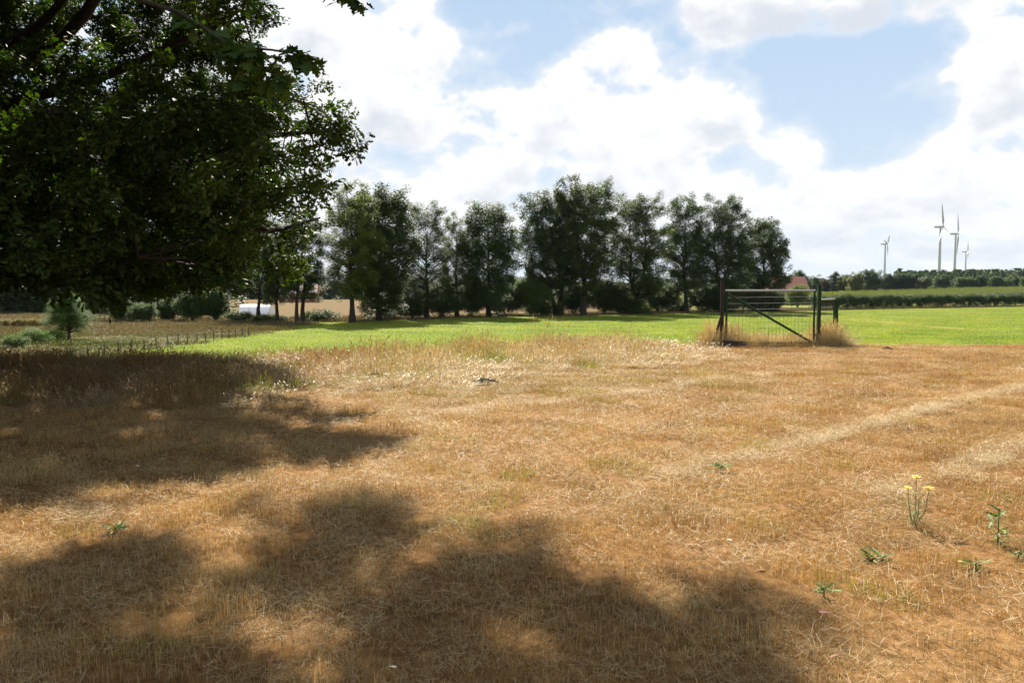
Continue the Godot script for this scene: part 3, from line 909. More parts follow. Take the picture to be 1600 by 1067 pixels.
func build_trees() -> void:
	clump_a = leaf_clump(61, 78, 0.30, 0.9, 0.8, Color(0.115, 0.165, 0.038), Color(0.055, 0.085, 0.022))
	clump_b = leaf_clump(62, 78, 0.27, 0.85, 0.8, Color(0.105, 0.155, 0.038), Color(0.05, 0.08, 0.022))
	clump_c = leaf_clump(63, 90, 0.42, 1.0, 0.8, Color(0.08, 0.115, 0.034), Color(0.042, 0.068, 0.022))
	# px of the foot, py of the top, half width in px, lowest leaves, outline, lean, boughs, fork, label
	var line := [
		[404, 330, 34, 0.34, 0, 0.0, 30, 0.0, "tree with sunlit brown trunk right beside the white polytunnel"],
		[432, 345, 24, 0.36, 0, 0.02, 22, 0.0, "thin tree half hidden behind the oak, right of the polytunnel"],
		[464, 335, 22, 0.40, 0, 0.0, 20, 0.0, "slender tree in front of the pale roofed farmhouse, left of a twin"],
		[473, 318, 30, 0.36, 0, 0.01, 24, 0.0, "slender tree just right of its twin by the pale roofed farmhouse"],
		[550, 276, 36, 0.30, 0, 0.01, 36, 0.0, "tall yellow green tree with bare lower trunk beside the oak's tip"],
		[591, 289, 46, 0.20, 0, 0.015, 44, 0.0, "broad dark tree with thick trunk, first right of the yellow green one"],
		[667, 309, 31, 0.22, 0, 0.0, 34, 0.0, "narrow pointed tree standing alone with straight thin trunk"],
		[714, 328, 25, 0.24, 0, 0.0, 26, 0.0, "small thin tree, lowest in the middle of the row"],
		[764, 313, 40, 0.20, 0, -0.015, 42, 0.0, "dark round topped tree left of the gap before the leaning pair"],
		[870, 296, 32, 0.28, 0, -0.20, 34, 0.0, "tree whose trunk leans clearly to the left"],
		[877, 290, 28, 0.30, 0, -0.06, 28, 0.0, "straighter tree growing from beside the leaning trunk"],
		[912, 274, 54, 0.34, 2, 0.0, 46, 0.36, "tallest tree of the row with an open forked crown"],
		[994, 300, 45, 0.10, 0, 0.0, 52, 0.10, "dense broad dark tree right of the tallest one"],
		[1072, 299, 30, 0.26, 0, -0.02, 34, 0.0, "lighter slim tree between two dense dark ones"],
		[1128, 303, 46, 0.08, 0, 0.0, 56, 0.14, "dense rounded dark tree behind the gate's tall post"],
		[1192, 338, 31, 0.06, 0, 0.0, 40, 0.0, "shorter dark tree at the right end of the row"],
	]
	for k in line.size():
		var t: Array = line[k]
		var d := 70.0
		var x := 0.0
		for it in 12:
			x = (t[0] - 800.0) / F * d
			d = hedge_line(x) + 2.5 + 1.5 * sin(k * 2.1)
		if k == 4: d = 95.0
		if k == 0: d = 101.0
		x = (t[0] - 800.0) / F * d
		var foot := put(x, d)
		var h: float = P(t[0], t[1], d).y - foot.y
		var rad: float = t[2] / F * d * 1.22
		var root := thing("row_tree", foot, t[8], "tree", "trees in the row beyond the green field")
		var tint := Color(1, 1, 1)
		if k == 4: tint = Color(1.75, 1.45, 0.95)
		else: tint = [Color(0.8, 0.8, 0.8), Color(1.05, 0.98, 0.76), Color(0.66, 0.75, 0.75), Color(0.92, 0.9, 0.8), Color(0.74, 0.86, 0.7)][(k * 3) % 5]
		grow(root, 200 + k, h, t[3], rad, t[4], Vector3(t[5], 0, 0), t[6], clampf(h * 0.021, 0.16, 0.42), clump_a if k % 2 else clump_b, clampf(rad * 0.21, 0.58, 0.9), tint, t[7])
	# undergrowth along the foot of the row: px, top py, width px
	var under := [
		[500, 484, 60, "low bramble left of the yellow green tree"], [610, 455, 74, "shrub spreading at the foot of the broad dark tree"], [645, 462, 50, "shrub left of the narrow pointed tree's trunk"],
		[690, 446, 56, "shrub between the narrow tree and the small thin one"], [735, 442, 60, "shrub filling in below the small thin tree"], [790, 440, 60, "shrub at the right of the round topped tree's trunk"],
		[830, 425, 66, "tall lighter shrub left of the leaning trunk"], [850, 470, 60, "low dark shrub under the leaning trunk"], [897, 440, 60, "shrub between the leaning pair and the tallest tree"],
		[945, 430, 70, "shrub right of the tallest tree's trunk"], [975, 465, 60, "low dark shrub left of the dense broad tree"], [1030, 440, 70, "shrub right of the dense broad tree"],
		[1060, 470, 50, "low shrub below the lighter slim tree"], [1100, 446, 60, "shrub left of the gate's tall post"], [1160, 440, 70, "shrub seen through the gate's left half"],
		[1200, 450, 60, "shrub seen through the gate's right half"],
	]
	for k in under.size():
		var t: Array = under[k]
		var d := 100.0
		var x := 0.0
		for it in 12:
			x = (t[0] - 800.0) / F * d
			d = hedge_line(x) + 4.5 + 1.2 * sin(k * 1.7)
		var foot := put(x, d)
		var h: float = P(t[0], t[1], d).y - foot.y
		var w: float = t[2] / F * d * 1.15
		bush("undergrowth_shrub", foot, 300 + k, w, h, 4.0, int(w * h * 13.0), clump_b, 0.62, Color(0.72, 0.74, 0.72) if k != 6 else Color(1.35, 1.35, 1.1), t[3], "shrubs under the tree row")
	bush("garden_bush", put(58.5, 170.0), 330, 5.2, 5.4, 4.0, 200, clump_b, 0.7, Color(1.9, 1.75, 1.1), "light green bush in front of the red roofed house", "", "bush")
	# left, below the oak's boughs
	var small := thing("small_tree", put(P(107, 530, 63.0).x, 63.0), "small round young tree standing alone behind the stake fence", "tree")
	grow(small, 401, 3.75, 0.26, 1.75, 1, Vector3(-0.01, 0, 0), 60, 0.13, leaf_clump(64, 90, 0.14, 0.9, 0.7, Color(0.10, 0.16, 0.035), Color(0.05, 0.085, 0.02)), 0.36, Color(1.15, 1.4, 0.9))
	for t in [[52, 58.0, 3.0, 1.2, "green bramble bush left of the small round tree", Color(1.5, 1.7, 1.0)], [20, 54.0, 2.2, 0.8, "greyish low bush at the far left above the stake fence", Color(1.4, 1.4, 1.3)], [80, 60.0, 2.2, 0.9, "weedy green bush touching the small round tree's trunk", Color(1.7, 1.8, 1.0)]]:
		bush("bramble_bush", put((t[0] - 800.0) / F * t[1], t[1]), 410 + int(t[0]), t[2], t[3], 1.6, 70, clump_b, 0.30, t[5], t[4], "", "bush")
	for t in [[188, 97.0, 36, 456, "rounded dark bush beside the pasture gap"], [222, 95.0, 40, 470, "low wide dark bush second right of the pasture gap"], [262, 99.0, 46, 462, "dark bush under the oak's middle, third right of the pasture gap"], [300, 96.0, 46, 448, "tallest dark bush left of the white polytunnel"], [336, 97.0, 36, 446, "dark bush next to the tallest one, nearer the polytunnel"], [372, 99.0, 40, 486, "flat dark bush directly below the white polytunnel"], [420, 97.0, 46, 492, "flat dark bush at the foot of the sunlit trunk"]]:
		var foot := put((t[0] - 800.0) / F * t[1], t[1])
		var h: float = P(t[0], t[3], t[1]).y - foot.y
		var w: float = t[2] / F * t[1] * 1.5
		bush("thicket_bush", foot, 430 + int(t[0]), w, h, 3.0, int(w * h * 16.0), clump_b, 0.55, Color(0.9, 0.95, 0.9), t[4], "dark bushes under the oak's outline", "bush")
	for k in 6:
		bush("copper_hedge_bush", put((6.0 + k * 13 - 800.0) / F * 84.0, 84.0), 460 + k, 1.6, 1.0, 1.2, 26, clump_b, 0.34, Color(3.0, 1.35, 1.0), "reddish brown low bush left of the small round tree, %s from the left" % ORD[k], "low reddish bushes at the far left", "bush")
	# trees behind the left fields
	var nth := -1
	for t in [[-30, 372, 60], [24, 405, 44], [66, 398, 40], [118, 400, 50], [168, 396, 44], [214, 404, 50], [262, 398, 44], [312, 402, 44], [356, 410, 36], [390, 432, 30], [430, 436, 26], [505, 446, 20], [530, 436, 26], [570, 432, 30], [612, 436, 30], [648, 430, 30], [690, 434, 30], [735, 430, 34], [790, 428, 30], [840, 432, 34]]:
		var d := 135.0 if t[0] < 330 else 330.0
		nth += 1
		far_tree(t[0], t[1], t[2], d, 500 + int(t[0]), Color(0.95, 1.0, 0.95) if t[0] != 505 else Color(1.6, 0.7, 0.9), "far green tree behind the left fields, %s counted from the picture's left edge" % ORD[nth] if t[0] != 505 else "dark maroon tree just right of the pale roofed farmhouse", "trees behind the left fields" if t[0] != 505 else "")
	# wood edge at the right
	nth = -1
	for t in [[1216, 431, 15, 0], [1247, 421, 16, 0], [1272, 428, 9, 0], [1283, 434, 13, 2], [1303, 422, 10, 1], [1320, 428, 15, 3], [1336, 424, 12, 3], [1358, 419, 17, 0], [1384, 426, 12, 0], [1403, 424, 13, 1], [1421, 425, 12, 1], [1446, 433, 15, 4], [1470, 429, 13, 0], [1484, 428, 12, 1], [1508, 431, 17, 4], [1533, 429, 13, 1], [1556, 430, 13, 0], [1584, 431, 17, 4], [1612, 428, 17, 0], [1640, 428, 17, 1]]:
		nth += 1
		var looks := ["round mid green tree in the wood edge", "dark green tree in the wood edge", "purplish brown tree in the wood edge right of the red roof", "yellowing olive tree in the wood edge", "pale green spreading tree in the wood edge"]
		far_tree(t[0], t[1], t[2], 430.0 + 22.0 * sin(t[0]), 600 + int(t[0]), [Color(1.1, 1.15, 0.95), Color(0.75, 0.85, 0.85), Color(1.5, 0.85, 0.85), Color(2.4, 1.65, 0.85), Color(1.3, 1.25, 1.05)][t[3]], (looks[t[3]] + (", %s counted from the red roof" % ORD[nth] if t[3] != 2 else "")), "wood edge trees behind the maize" if t[3] != 2 else "")
	far_wood()

func far_tree(px: float, top: float, half: float, d: float, seed_: int, tint: Color, label: String, group: String) -> void:
	var x := (px - 800.0) / F * d
	var foot := put(x, d)
	var h: float = P(px, top, d).y - foot.y
	var rad := half / F * d * 1.2
	var root := thing("far_tree", foot, label, "tree", group)
	var r := rnd(seed_)
	var wood := Buf.new()
	tube(wood, [Vector3(0, -0.2, 0), Vector3(0, h * 0.4, 0), Vector3(0.1, h * 0.85, 0)], [0.3, 0.2, 0.05], 6, Color(0.08, 0.065, 0.05))
	var where := []
	var tints := []
	var count := int(26.0 + rad * h * 2.6)
	for k in count:
		var u := Vector3(r.randfn(), r.randfn(), r.randfn()).normalized() * pow(r.randf(), 0.28)
		var lump := 0.85 + 0.4 * broad.get_noise_3d(u.x * 80.0 + seed_, u.y * 80.0, u.z * 80.0)
		var p := Vector3(u.x * rad * lump, h * 0.50 + u.y * h * 0.49 * lump, u.z * rad * lump)
		p.y = absf(p.y - 0.2) + 0.2
		if k % 4 == 0: p = Vector3(r.randf_range(-1, 1) * rad, r.randf_range(0.3, 0.28 * h), r.randf_range(-1, 1) * rad)
		var sc := r.randf_range(0.7, 1.2) * clampf(rad * 0.24, 0.6, 1.3)
		where.append(Transform3D(Basis(Vector3.UP, r.randf() * TAU).scaled(Vector3(sc, sc, sc)), p))
		var v := r.randf_range(0.75, 1.25)
		tints.append(Color(tint.r * v, tint.g * v, tint.b * v))
	part(root, "trunk", wood.mesh(), M.bark)
	meta(scatter(root, "crown", clump_c, M.leaf, where, tints), "", "", "", "stuff")

func far_wood() -> void:
	var r := rnd(700)
	var spire := Buf.new()
	for k in 90:
		var u := Vector3(r.randfn(), r.randfn(), r.randfn()).normalized() * pow(r.randf(), 0.3)
		var p := Vector3(u.x * 0.24, 0.54 + u.y * 0.45, u.z * 0.24)
		var e := Vector3(r.randfn(), r.randfn() * 0.5, r.randfn()).normalized() * 0.085
		var w := e.cross(Vector3(r.randfn(), r.randfn(), r.randfn())).normalized() * 0.05
		spire.quad(p - e, p + w, p + e, p - w, Color(0.035, 0.055, 0.03).lerp(Color(0.06, 0.085, 0.04), r.randf()))
	tube(spire, [Vector3.ZERO, Vector3(0, 0.6, 0)], [0.02, 0.012], 4, Color(0.06, 0.045, 0.035), false)
	var where := []
	var tints := []
	for k in 2600:
		var d := r.randf_range(600.0, 760.0)
		var px := r.randf_range(-260.0, 1860.0)
		var x := (px - 800.0) / F * d
		var h := r.randf_range(11.5, 14.5) + (3.6 if px > 1400.0 else -3.0) + 2.0 * broad.get_noise_2d(x, 0.0)
		where.append(Transform3D(Basis(Vector3.UP, r.randf() * TAU).scaled(Vector3(h * 0.8, h, h * 0.8)), put(x, d)))
		tints.append(Color.WHITE * r.randf_range(0.8, 1.2))
	meta(scatter(self, "pine_wood", spire.mesh(), M.leaf, where, tints), "dark distant pine wood closing the horizon", "wood", "", "stuff")

func build_hedge_and_maize() -> void:
	var r := rnd(810)
	var a := put((1236.0 - 800.0) / F * 165.0, 165.0)
	var root := thing("field_hedge", a, "long dark clipped hedge along the far edge of the right field", "hedge")
	var where := []
	var tints := []
	var wood := Buf.new()
	var n := 0
	for k in 320:
		var t := k / 320.0
		var x := lerpf(a.x, 150.0, t)
		var d := hedge_line(x) + 3.5
		var p := put(x, d) - a
		if k % 4 == 0:
			tube(wood, [p + Vector3(0, -0.2, 0), p + Vector3(r.randf_range(-0.2, 0.2), 1.7, 0)], [0.05, 0.02], 4, Color(0.08, 0.065, 0.05), false)
		for q in 13:
			var h := 2.75 + 0.35 * broad.get_noise_2d(x * 9.0, 0.0) + (0.5 if t > 0.93 else 0.0)
			var off := Vector3(r.randf_range(-0.3, 0.3), 0.35 + (h - 0.6) * pow(r.randf(), 0.7), r.randf_range(-0.9, 0.9))
			var sc := r.randf_range(0.34, 0.62)
			where.append(Transform3D(Basis.from_euler(Vector3(r.randf() - 0.5, r.randf() * TAU, r.randf() - 0.5)).scaled(Vector3(sc, sc, sc)), p + off))
			var v := r.randf_range(0.8, 1.25)
			tints.append(Color(v * 0.62, v * 0.68, v * 0.62))
	part(root, "stems", wood.mesh(), M.bark)
	meta(scatter(root, "foliage", clump_b, M.leaf, where, tints), "", "", "", "stuff")
	# maize: a stretch of row with ten plants
	var plant := Buf.new()
	for k in 10:
		var p := Vector3(k * 0.22 + r.randf_range(-0.04, 0.04), 0, r.randf_range(-0.05, 0.05))
		var h := r.randf_range(2.1, 2.5)
		tube(plant, [p, p + Vector3(0, h, 0)], [0.022, 0.012], 3, Color(0.13, 0.18, 0.05), false)
		for q in 8:
			var z := TAU * q * 0.5 + r.randf_range(-0.6, 0.6) + k
			var o := Vector3(cos(z), 0, sin(z))
			var s := p + Vector3(0, h * (0.15 + 0.1 * q), 0)
			var m := s + o * 0.28 + Vector3(0, 0.26, 0)
			var e := s + o * 0.62 + Vector3(0, 0.02, 0)
			var w := Vector3(-o.z, 0, o.x) * 0.045
			var c := Color(0.07, 0.135, 0.028).lerp(Color(0.12, 0.18, 0.045), r.randf())
			plant.quad(s - w * 0.6, m - w, m + w, s + w * 0.6, c)
			plant.tri(m - w, e, m + w, c)
		for q in 4:
			var z := r.randf() * TAU
			var s := p + Vector3(0, h, 0)
			plant.tri(s, s + Vector3(cos(z) * 0.08, 0.26, sin(z) * 0.08), s + Vector3(cos(z + 0.5) * 0.1, 0.22, sin(z + 0.5) * 0.1), Color(0.22, 0.24, 0.09))
	var ma := []
	var mc := []
	for row in 26:
		for k in 110:
			var x := 62.0 + k * 2.2 + r.randf_range(-0.2, 0.2)
			var d := 196.0 + (x - 62.0) * 0.50 + row * (0.75 if row < 10 else 3.0) - (0.0 if row < 10 else 22.0)
			var v := r.randf_range(0.85, 1.15)
			ma.append(Transform3D(Basis(Vector3.UP, 0.46 + (PI if k % 2 else 0.0)).scaled(Vector3(1, r.randf_range(0.92, 1.06), 1)), put(x, d)))
			mc.append(Color(v, v, v))
	meta(scatter(self, "maize_crop", plant.mesh(), M.grass, ma, mc), "tall green maize standing behind the clipped hedge", "maize", "", "stuff")

# ------------------------------------------------------------------ gate and fences
func bar(root: Node3D, called: String, a: Vector3, b: Vector3, rad: float, m: Material, sides := 8) -> MeshInstance3D:
	var buf := Buf.new()
	tube(buf, [a, a.lerp(b, 0.5), b], [rad, rad, rad], sides, Color.WHITE)
	return part(root, called, buf.mesh(), m)

func build_gate() -> void:
	var d := 23.0
	var o := put(P(1133, 540, d).x, d)
	var root := thing("field_gate", o, "closed green tubular steel field gate with wire mesh and diagonal brace", "gate")
	var w := (1272.0 - 1133.0) / F * d
	var lo := 0.10 + 0.0
	var hi := P(1200, 454, d).y - o.y
	bar(root, "stile", Vector3(0.03, lo, 0), Vector3(0.03, hi + 0.01, 0), 0.030, M.green_paint)
	bar(root, "stile", Vector3(w, lo, 0), Vector3(w, hi + 0.01, 0), 0.030, M.green_paint)
	bar(root, "top_rail", Vector3(0.0, hi, 0), Vector3(w + 0.02, hi, 0), 0.028, M.galvanised, 10)
	bar(root, "bottom_rail", Vector3(0.06, lo + 0.03, 0), Vector3(w - 0.03, lo + 0.03, 0), 0.022, M.green_paint)
	bar(root, "diagonal_brace", Vector3(0.06, hi - 0.10, 0.035), Vector3(w - 0.04, lo + 0.03, 0.035), 0.032, M.green_paint)
	for py in [465.0, 474.5, 483.5, 492.0]:
		var y := P(1200, py, d).y - o.y
		bar(root, "horizontal_wire", Vector3(0.06, y, -0.005), Vector3(w - 0.03, y + 0.03, -0.005), 0.0042, M.galvanised, 6)
	for y in [0.70, 0.52, 0.36]:
		bar(root, "horizontal_wire", Vector3(0.06, y, -0.005), Vector3(w - 0.03, y, -0.005), 0.003, M.dull_wire, 4)
	var k := 1
	while k * 0.104 < w - 0.08:
		bar(root, "vertical_wire", Vector3(0.06 + k * 0.104, lo + 0.04, 0.003), Vector3(0.06 + k * 0.104, hi - 0.02, 0.003), 0.0032, M.dull_wire, 4)
		k += 1
	for y in [0.35, 1.25]:
		var b := Buf.new()
		box(b, Vector3(w + 0.02, y - 0.025, -0.012), Vector3(w + 0.085, y + 0.025, 0.012))
		part(root, "hinge", b.mesh(), M.dull_wire)
	# posts
	var lp := thing("gate_post", put(P(1129.5, 540, d).x - 0.03, d), "tall rusty brown gate post with a leaning prop on its left", "post")
	var ph := P(1130, 437, d).y - lp.position.y
	var pb := Buf.new()
	tube(pb, [Vector3(0, -0.3, 0), Vector3(0, ph * 0.5, 0), Vector3(-0.005, ph - 0.01, 0), Vector3(-0.005, ph, 0)], [0.055, 0.053, 0.052, 0.044], 12, Color.WHITE)
	part(lp, "shaft", pb.mesh(), M.rust)
	bar(lp, "prop", Vector3(-0.27, 0.05, 0.05), Vector3(-0.04, 0.82, 0.02), 0.038, M.rust)
	var rp := thing("hinge_post", put(P(1275.5, 530, d).x + 0.07, d + 0.02), "dark green square post that carries the gate's hinges", "post")
	var b2 := Buf.new()
	var rh := P(1277, 447, d).y - rp.position.y
	box(b2, Vector3(-0.045, -0.3, -0.045), Vector3(0.045, rh, 0.045))
	part(rp, "shaft", b2.mesh(), M.green_paint)
	var cap := Buf.new()
	box(cap, Vector3(-0.052, rh, -0.052), Vector3(0.052, rh + 0.018, 0.052))
	part(rp, "cap", cap.mesh(), M.green_paint)
	# the short wire panel beyond the hinge post
	var d2 := 24.6
	var e := put(P(1303, 520, d2).x, d2)
	var s := put(P(1280, 520, 23.15).x, 23.15)
	var pan := thing("wire_panel", s, "short low wire panel right of the hinge post", "fence panel")
	var far := e - s
	var ty := P(1290, 467.5, 23.9).y - s.y
	var up := Vector3(0, ty, 0)
	bar(pan, "top_rail", up, Vector3(far.x, ty, far.z), 0.024, M.galvanised)
	bar(pan, "stile", Vector3(far.x, -0.1, far.z), Vector3(far.x, ty + 0.01, far.z), 0.026, M.green_paint)
	for y in [ty - 0.22, ty - 0.5, ty - 0.8]:
		bar(pan, "horizontal_wire", Vector3(0, y, 0), Vector3(far.x, y, far.z), 0.0045, M.galvanised, 5)
	for q in range(1, 12):
		var f := q / 12.0
		bar(pan, "vertical_wire", Vector3(far.x * f, 0.0, far.z * f), Vector3(far.x * f, ty, far.z * f), 0.003, M.dull_wire, 4)
	var ep := thing("end_post", put(P(1307.5, 520, 24.7).x, 24.7), "thin dark green post at the outer end of the wire panel", "post")
	var b3 := Buf.new()
	var eh := P(1307, 468, 24.7).y - ep.position.y
	tube(b3, [Vector3(0.02, -0.3, 0), Vector3(0.0, eh * 0.5, 0), Vector3(-0.02, eh, 0)], [0.05, 0.05, 0.048], 10, Color.WHITE)
	part(ep, "shaft", b3.mesh(), M.green_paint)
	# a dark heap of old boards and earth at the latch side
	var heap := thing("rotten_boards", put(5.92, 22.72), "dark rotten boards lying at the latch end of the gate", "boards")
	var r := rnd(33)
	for q in 6:
		var bb := Buf.new()
		var L := r.randf_range(0.2, 0.42)
		box(bb, Vector3(-L, -0.014, -0.04), Vector3(L, 0.014, 0.04))
		var piece := part(heap, "board", bb.mesh(), M.dark_wood, Vector3(0.05 + r.randf_range(0, 0.34), 0.04 + 0.028 * q, r.randf_range(-0.08, 0.08)))
		piece.rotation = Vector3(r.randf_range(-0.3, 0.3), r.randf_range(-0.5, 0.5), r.randf_range(-0.18, 0.10))

func build_fences() -> void:
	var xs := [14, 48, 82, 109, 136, 162, 184, 204, 224, 243, 261.5, 277, 292, 307, 320, 333, 346, 357, 367, 378, 388]
	var tops := [551, 548, 544, 541, 538, 535.5, 533, 531, 529, 527, 525, 522.5, 521.5, 519.5, 518, 517, 515, 514.5, 513.5, 512, 511]
	var root := thing("stake_fence", Vector3(-24, LOW, -50), "row of thin grey stakes with wire crossing the left pasture", "fence")
	var feet := []
	for k in xs.size():
		# where the sight line to the stake's top is 0.72 m above the field
		var p := onto(xs[k], tops[k], LOW + 0.72)
		p.y = height(p.x, -p.z)
		feet.append(p - root.position)
		var q: Vector3 = feet[-1]
		var b := Buf.new()
		var lean := Vector3(sin(k * 3.1) * 0.02, 0.74 + 0.03 * sin(k * 1.3), cos(k * 2.0) * 0.02)
		tube(b, [q + Vector3(0, -0.2, 0), q + lean], [0.042, 0.036], 6, Color.WHITE)
		part(root, "stake", b.mesh(), M.grey_wood)
	for y in [0.66, 0.36]:
		var b := Buf.new()
		tube(b, feet.map(func(q): return q + Vector3(0, y, 0)), feet.map(func(_q): return 0.006), 4, Color.WHITE)
		part(root, "wire", b.mesh(), M.dull_wire)
	var c: Vector3 = feet[10]
	bar(root, "strut", c + Vector3(-0.42, 0, 0.1), c + Vector3(-0.02, 0.66, 0), 0.025, M.pale_wood, 6)
	bar(root, "strut", c + Vector3(0.5, 0, -0.1), c + Vector3(0.02, 0.6, 0), 0.025, M.pale_wood, 6)
	# a bit of paddock fence in the gap beyond
	var pf := thing("paddock_fence", put((155.0 - 800.0) / F * 92.0, 92.0), "short post and rail fence in the bright gap behind the small tree", "fence")
	for k in 5:
		var b := Buf.new()
		tube(b, [Vector3(-1.1 + k * 0.55, -0.2, 0), Vector3(-1.1 + k * 0.55, 1.05 - 0.1 * (k % 2), 0)], [0.05, 0.045], 6, Color.WHITE)
		part(pf, "post", b.mesh(), M.grey_wood)
	for y in [0.9, 0.5]:
		bar(pf, "rail", Vector3(-1.2, y, 0.055), Vector3(1.2, y, 0.055), 0.03, M.grey_wood, 6)

# ------------------------------------------------------------------ houses
func house(called: String, at: Vector3, turn: float, len_: float, deep: float, eave: float, ridge: float, hip: float, roof_mat: Material, wall_mat: Material, label: String) -> void:
	var root := thing(called, at, label, "house")
	root.rotation.y = turn
	var L := len_ / 2
	var W := deep / 2
	var b := Buf.new()
	box(b, Vector3(-L, -0.3, -W), Vector3(L, eave, W))
	for s in [-1, 1]:
		var g0 := Vector3(s * L, eave, -W)
		var g1 := Vector3(s * L, eave, W)
		var t := 1.0 - hip
		var y := eave + (ridge - eave) * t
		b.quad(g0, g1, Vector3(s * L, y, W * (1 - t)), Vector3(s * L, y, -W * (1 - t)), Color.WHITE)
	part(root, "wall", b.mesh(), wall_mat)
	var rf := Buf.new()
	var o := 0.35
	for s in [-1, 1]:
		var hz: float = W * hip
		var hy: float = eave + (ridge - eave) * (1.0 - hip)
		var rl: float = L - hip * 1.6
		var drop := (ridge - eave) / W * o
		var A := [Vector3(-L - o, eave - drop, s * (W + o)), Vector3(L + o, eave - drop, s * (W + o)), Vector3(L + o, hy, s * hz), Vector3(rl, ridge, 0), Vector3(-rl, ridge, 0), Vector3(-L - o, hy, s * hz)]
		for lift in [0.06, 0.20]:
			var v := Vector3(0, lift, 0)
			rf.quad(A[0] + v, A[1] + v, A[2] + v, A[5] + v, Color.WHITE)
			rf.quad(A[5] + v, A[2] + v, A[3] + v, A[4] + v, Color.WHITE)
		rf.quad(A[0] + Vector3(0, 0.06, 0), A[1] + Vector3(0, 0.06, 0), A[1] + Vector3(0, 0.2, 0), A[0] + Vector3(0, 0.2, 0), Color.WHITE)
	if hip > 0.0:
		for s in [-1, 1]:
			var hy: float = eave + (ridge - eave) * (1.0 - hip) + 0.2
			rf.tri(Vector3(s * (L + o), hy, -W * hip), Vector3(s * (L + o), hy, W * hip), Vector3(s * (L - hip * 1.6), ridge + 0.2, 0), Color.WHITE)
	var roof := part(root, "roof", rf.mesh(), roof_mat)
	var ch := Buf.new()
	box(ch, Vector3(-L * 0.45 - 0.3, ridge - 0.5, -0.3), Vector3(-L * 0.45 + 0.3, ridge + 0.75, 0.3))
	part(roof, "chimney", ch.mesh(), M.brick)
	for x in [-0.6, -0.1, 0.55]:
		var wb := Buf.new()
		box(wb, Vector3(x * L - 0.5, 0.9, W + 0.005), Vector3(x * L + 0.5, 2.1, W + 0.05))
		var win := part(root, "window", wb.mesh(), M.white_paint)
		var pb := Buf.new()
		box(pb, Vector3(x * L - 0.42, 0.98, W + 0.051), Vector3(x * L + 0.42, 2.02, W + 0.06))
		part(win, "pane", pb.mesh(), M.glass)
	var db := Buf.new()
	box(db, Vector3(0.18 * L, 0, W + 0.005), Vector3(0.18 * L + 0.95, 2.1, W + 0.06))
	part(root, "door", db.mesh(), M.green_paint)

func build_houses() -> void:
	var d := 250.0
	house("farmhouse", put((468.0 - 800.0) / F * d, d), 0.12, 10.6, 8.0, 2.9, 6.1, 0.35, M.pale_tile, M.brick, "farmhouse with pale glaring tiled roof behind the left trees")
	d = 225.0
	house("red_roofed_house", put((1226.0 - 800.0) / F * d, d), -0.08, 10.0, 9.0, 3.6, 7.0, 0.0, M.red_tile, M.brick, "house with red tiled roof behind the tree row's right end")
	# low polytunnel glaring white between the trunks
	d = 128.0
	var at := put((401.0 - 800.0) / F * d, d)
	var root := thing("polytunnel", at, "low white polytunnel shining between the left tree trunks", "polytunnel")
	var b := Buf.new()
	var n := 10
	var L := 2.35
	for k in n:
		var a0 := PI * k / n
		var a1 := PI * (k + 1) / n
		var p0 := Vector3(0, 1.55 * sin(a0), 1.7 * cos(a0))
		var p1 := Vector3(0, 1.55 * sin(a1), 1.7 * cos(a1))
		b.quad(p0 - Vector3(L, 0, 0), p0 + Vector3(L, 0, 0), p1 + Vector3(L, 0, 0), p1 - Vector3(L, 0, 0), Color.WHITE)
	part(root, "cover", b.mesh(), M.film)
	for s in [-1, 1]:
		var e := Buf.new()
		for k in n:
			var a0 := PI * k / n
			var a1 := PI * (k + 1) / n
			e.tri(Vector3(s * L, 0, 0), Vector3(s * L, 1.55 * sin(a0), 1.7 * cos(a0)), Vector3(s * L, 1.55 * sin(a1), 1.7 * cos(a1)), Color.WHITE)
		part(root, "end_sheet", e.mesh(), M.film)
	for k in 4:
		var h := Buf.new()
		var pts := []
		for q in 11: pts.append(Vector3(-L + k * 2 * L / 3, 1.57 * sin(PI * q / 10), 1.72 * cos(PI * q / 10)))
		tube(h, pts, pts.map(func(_q): return 0.02), 5, Color.WHITE)
		part(root, "hoop", h.mesh(), M.galvanised)

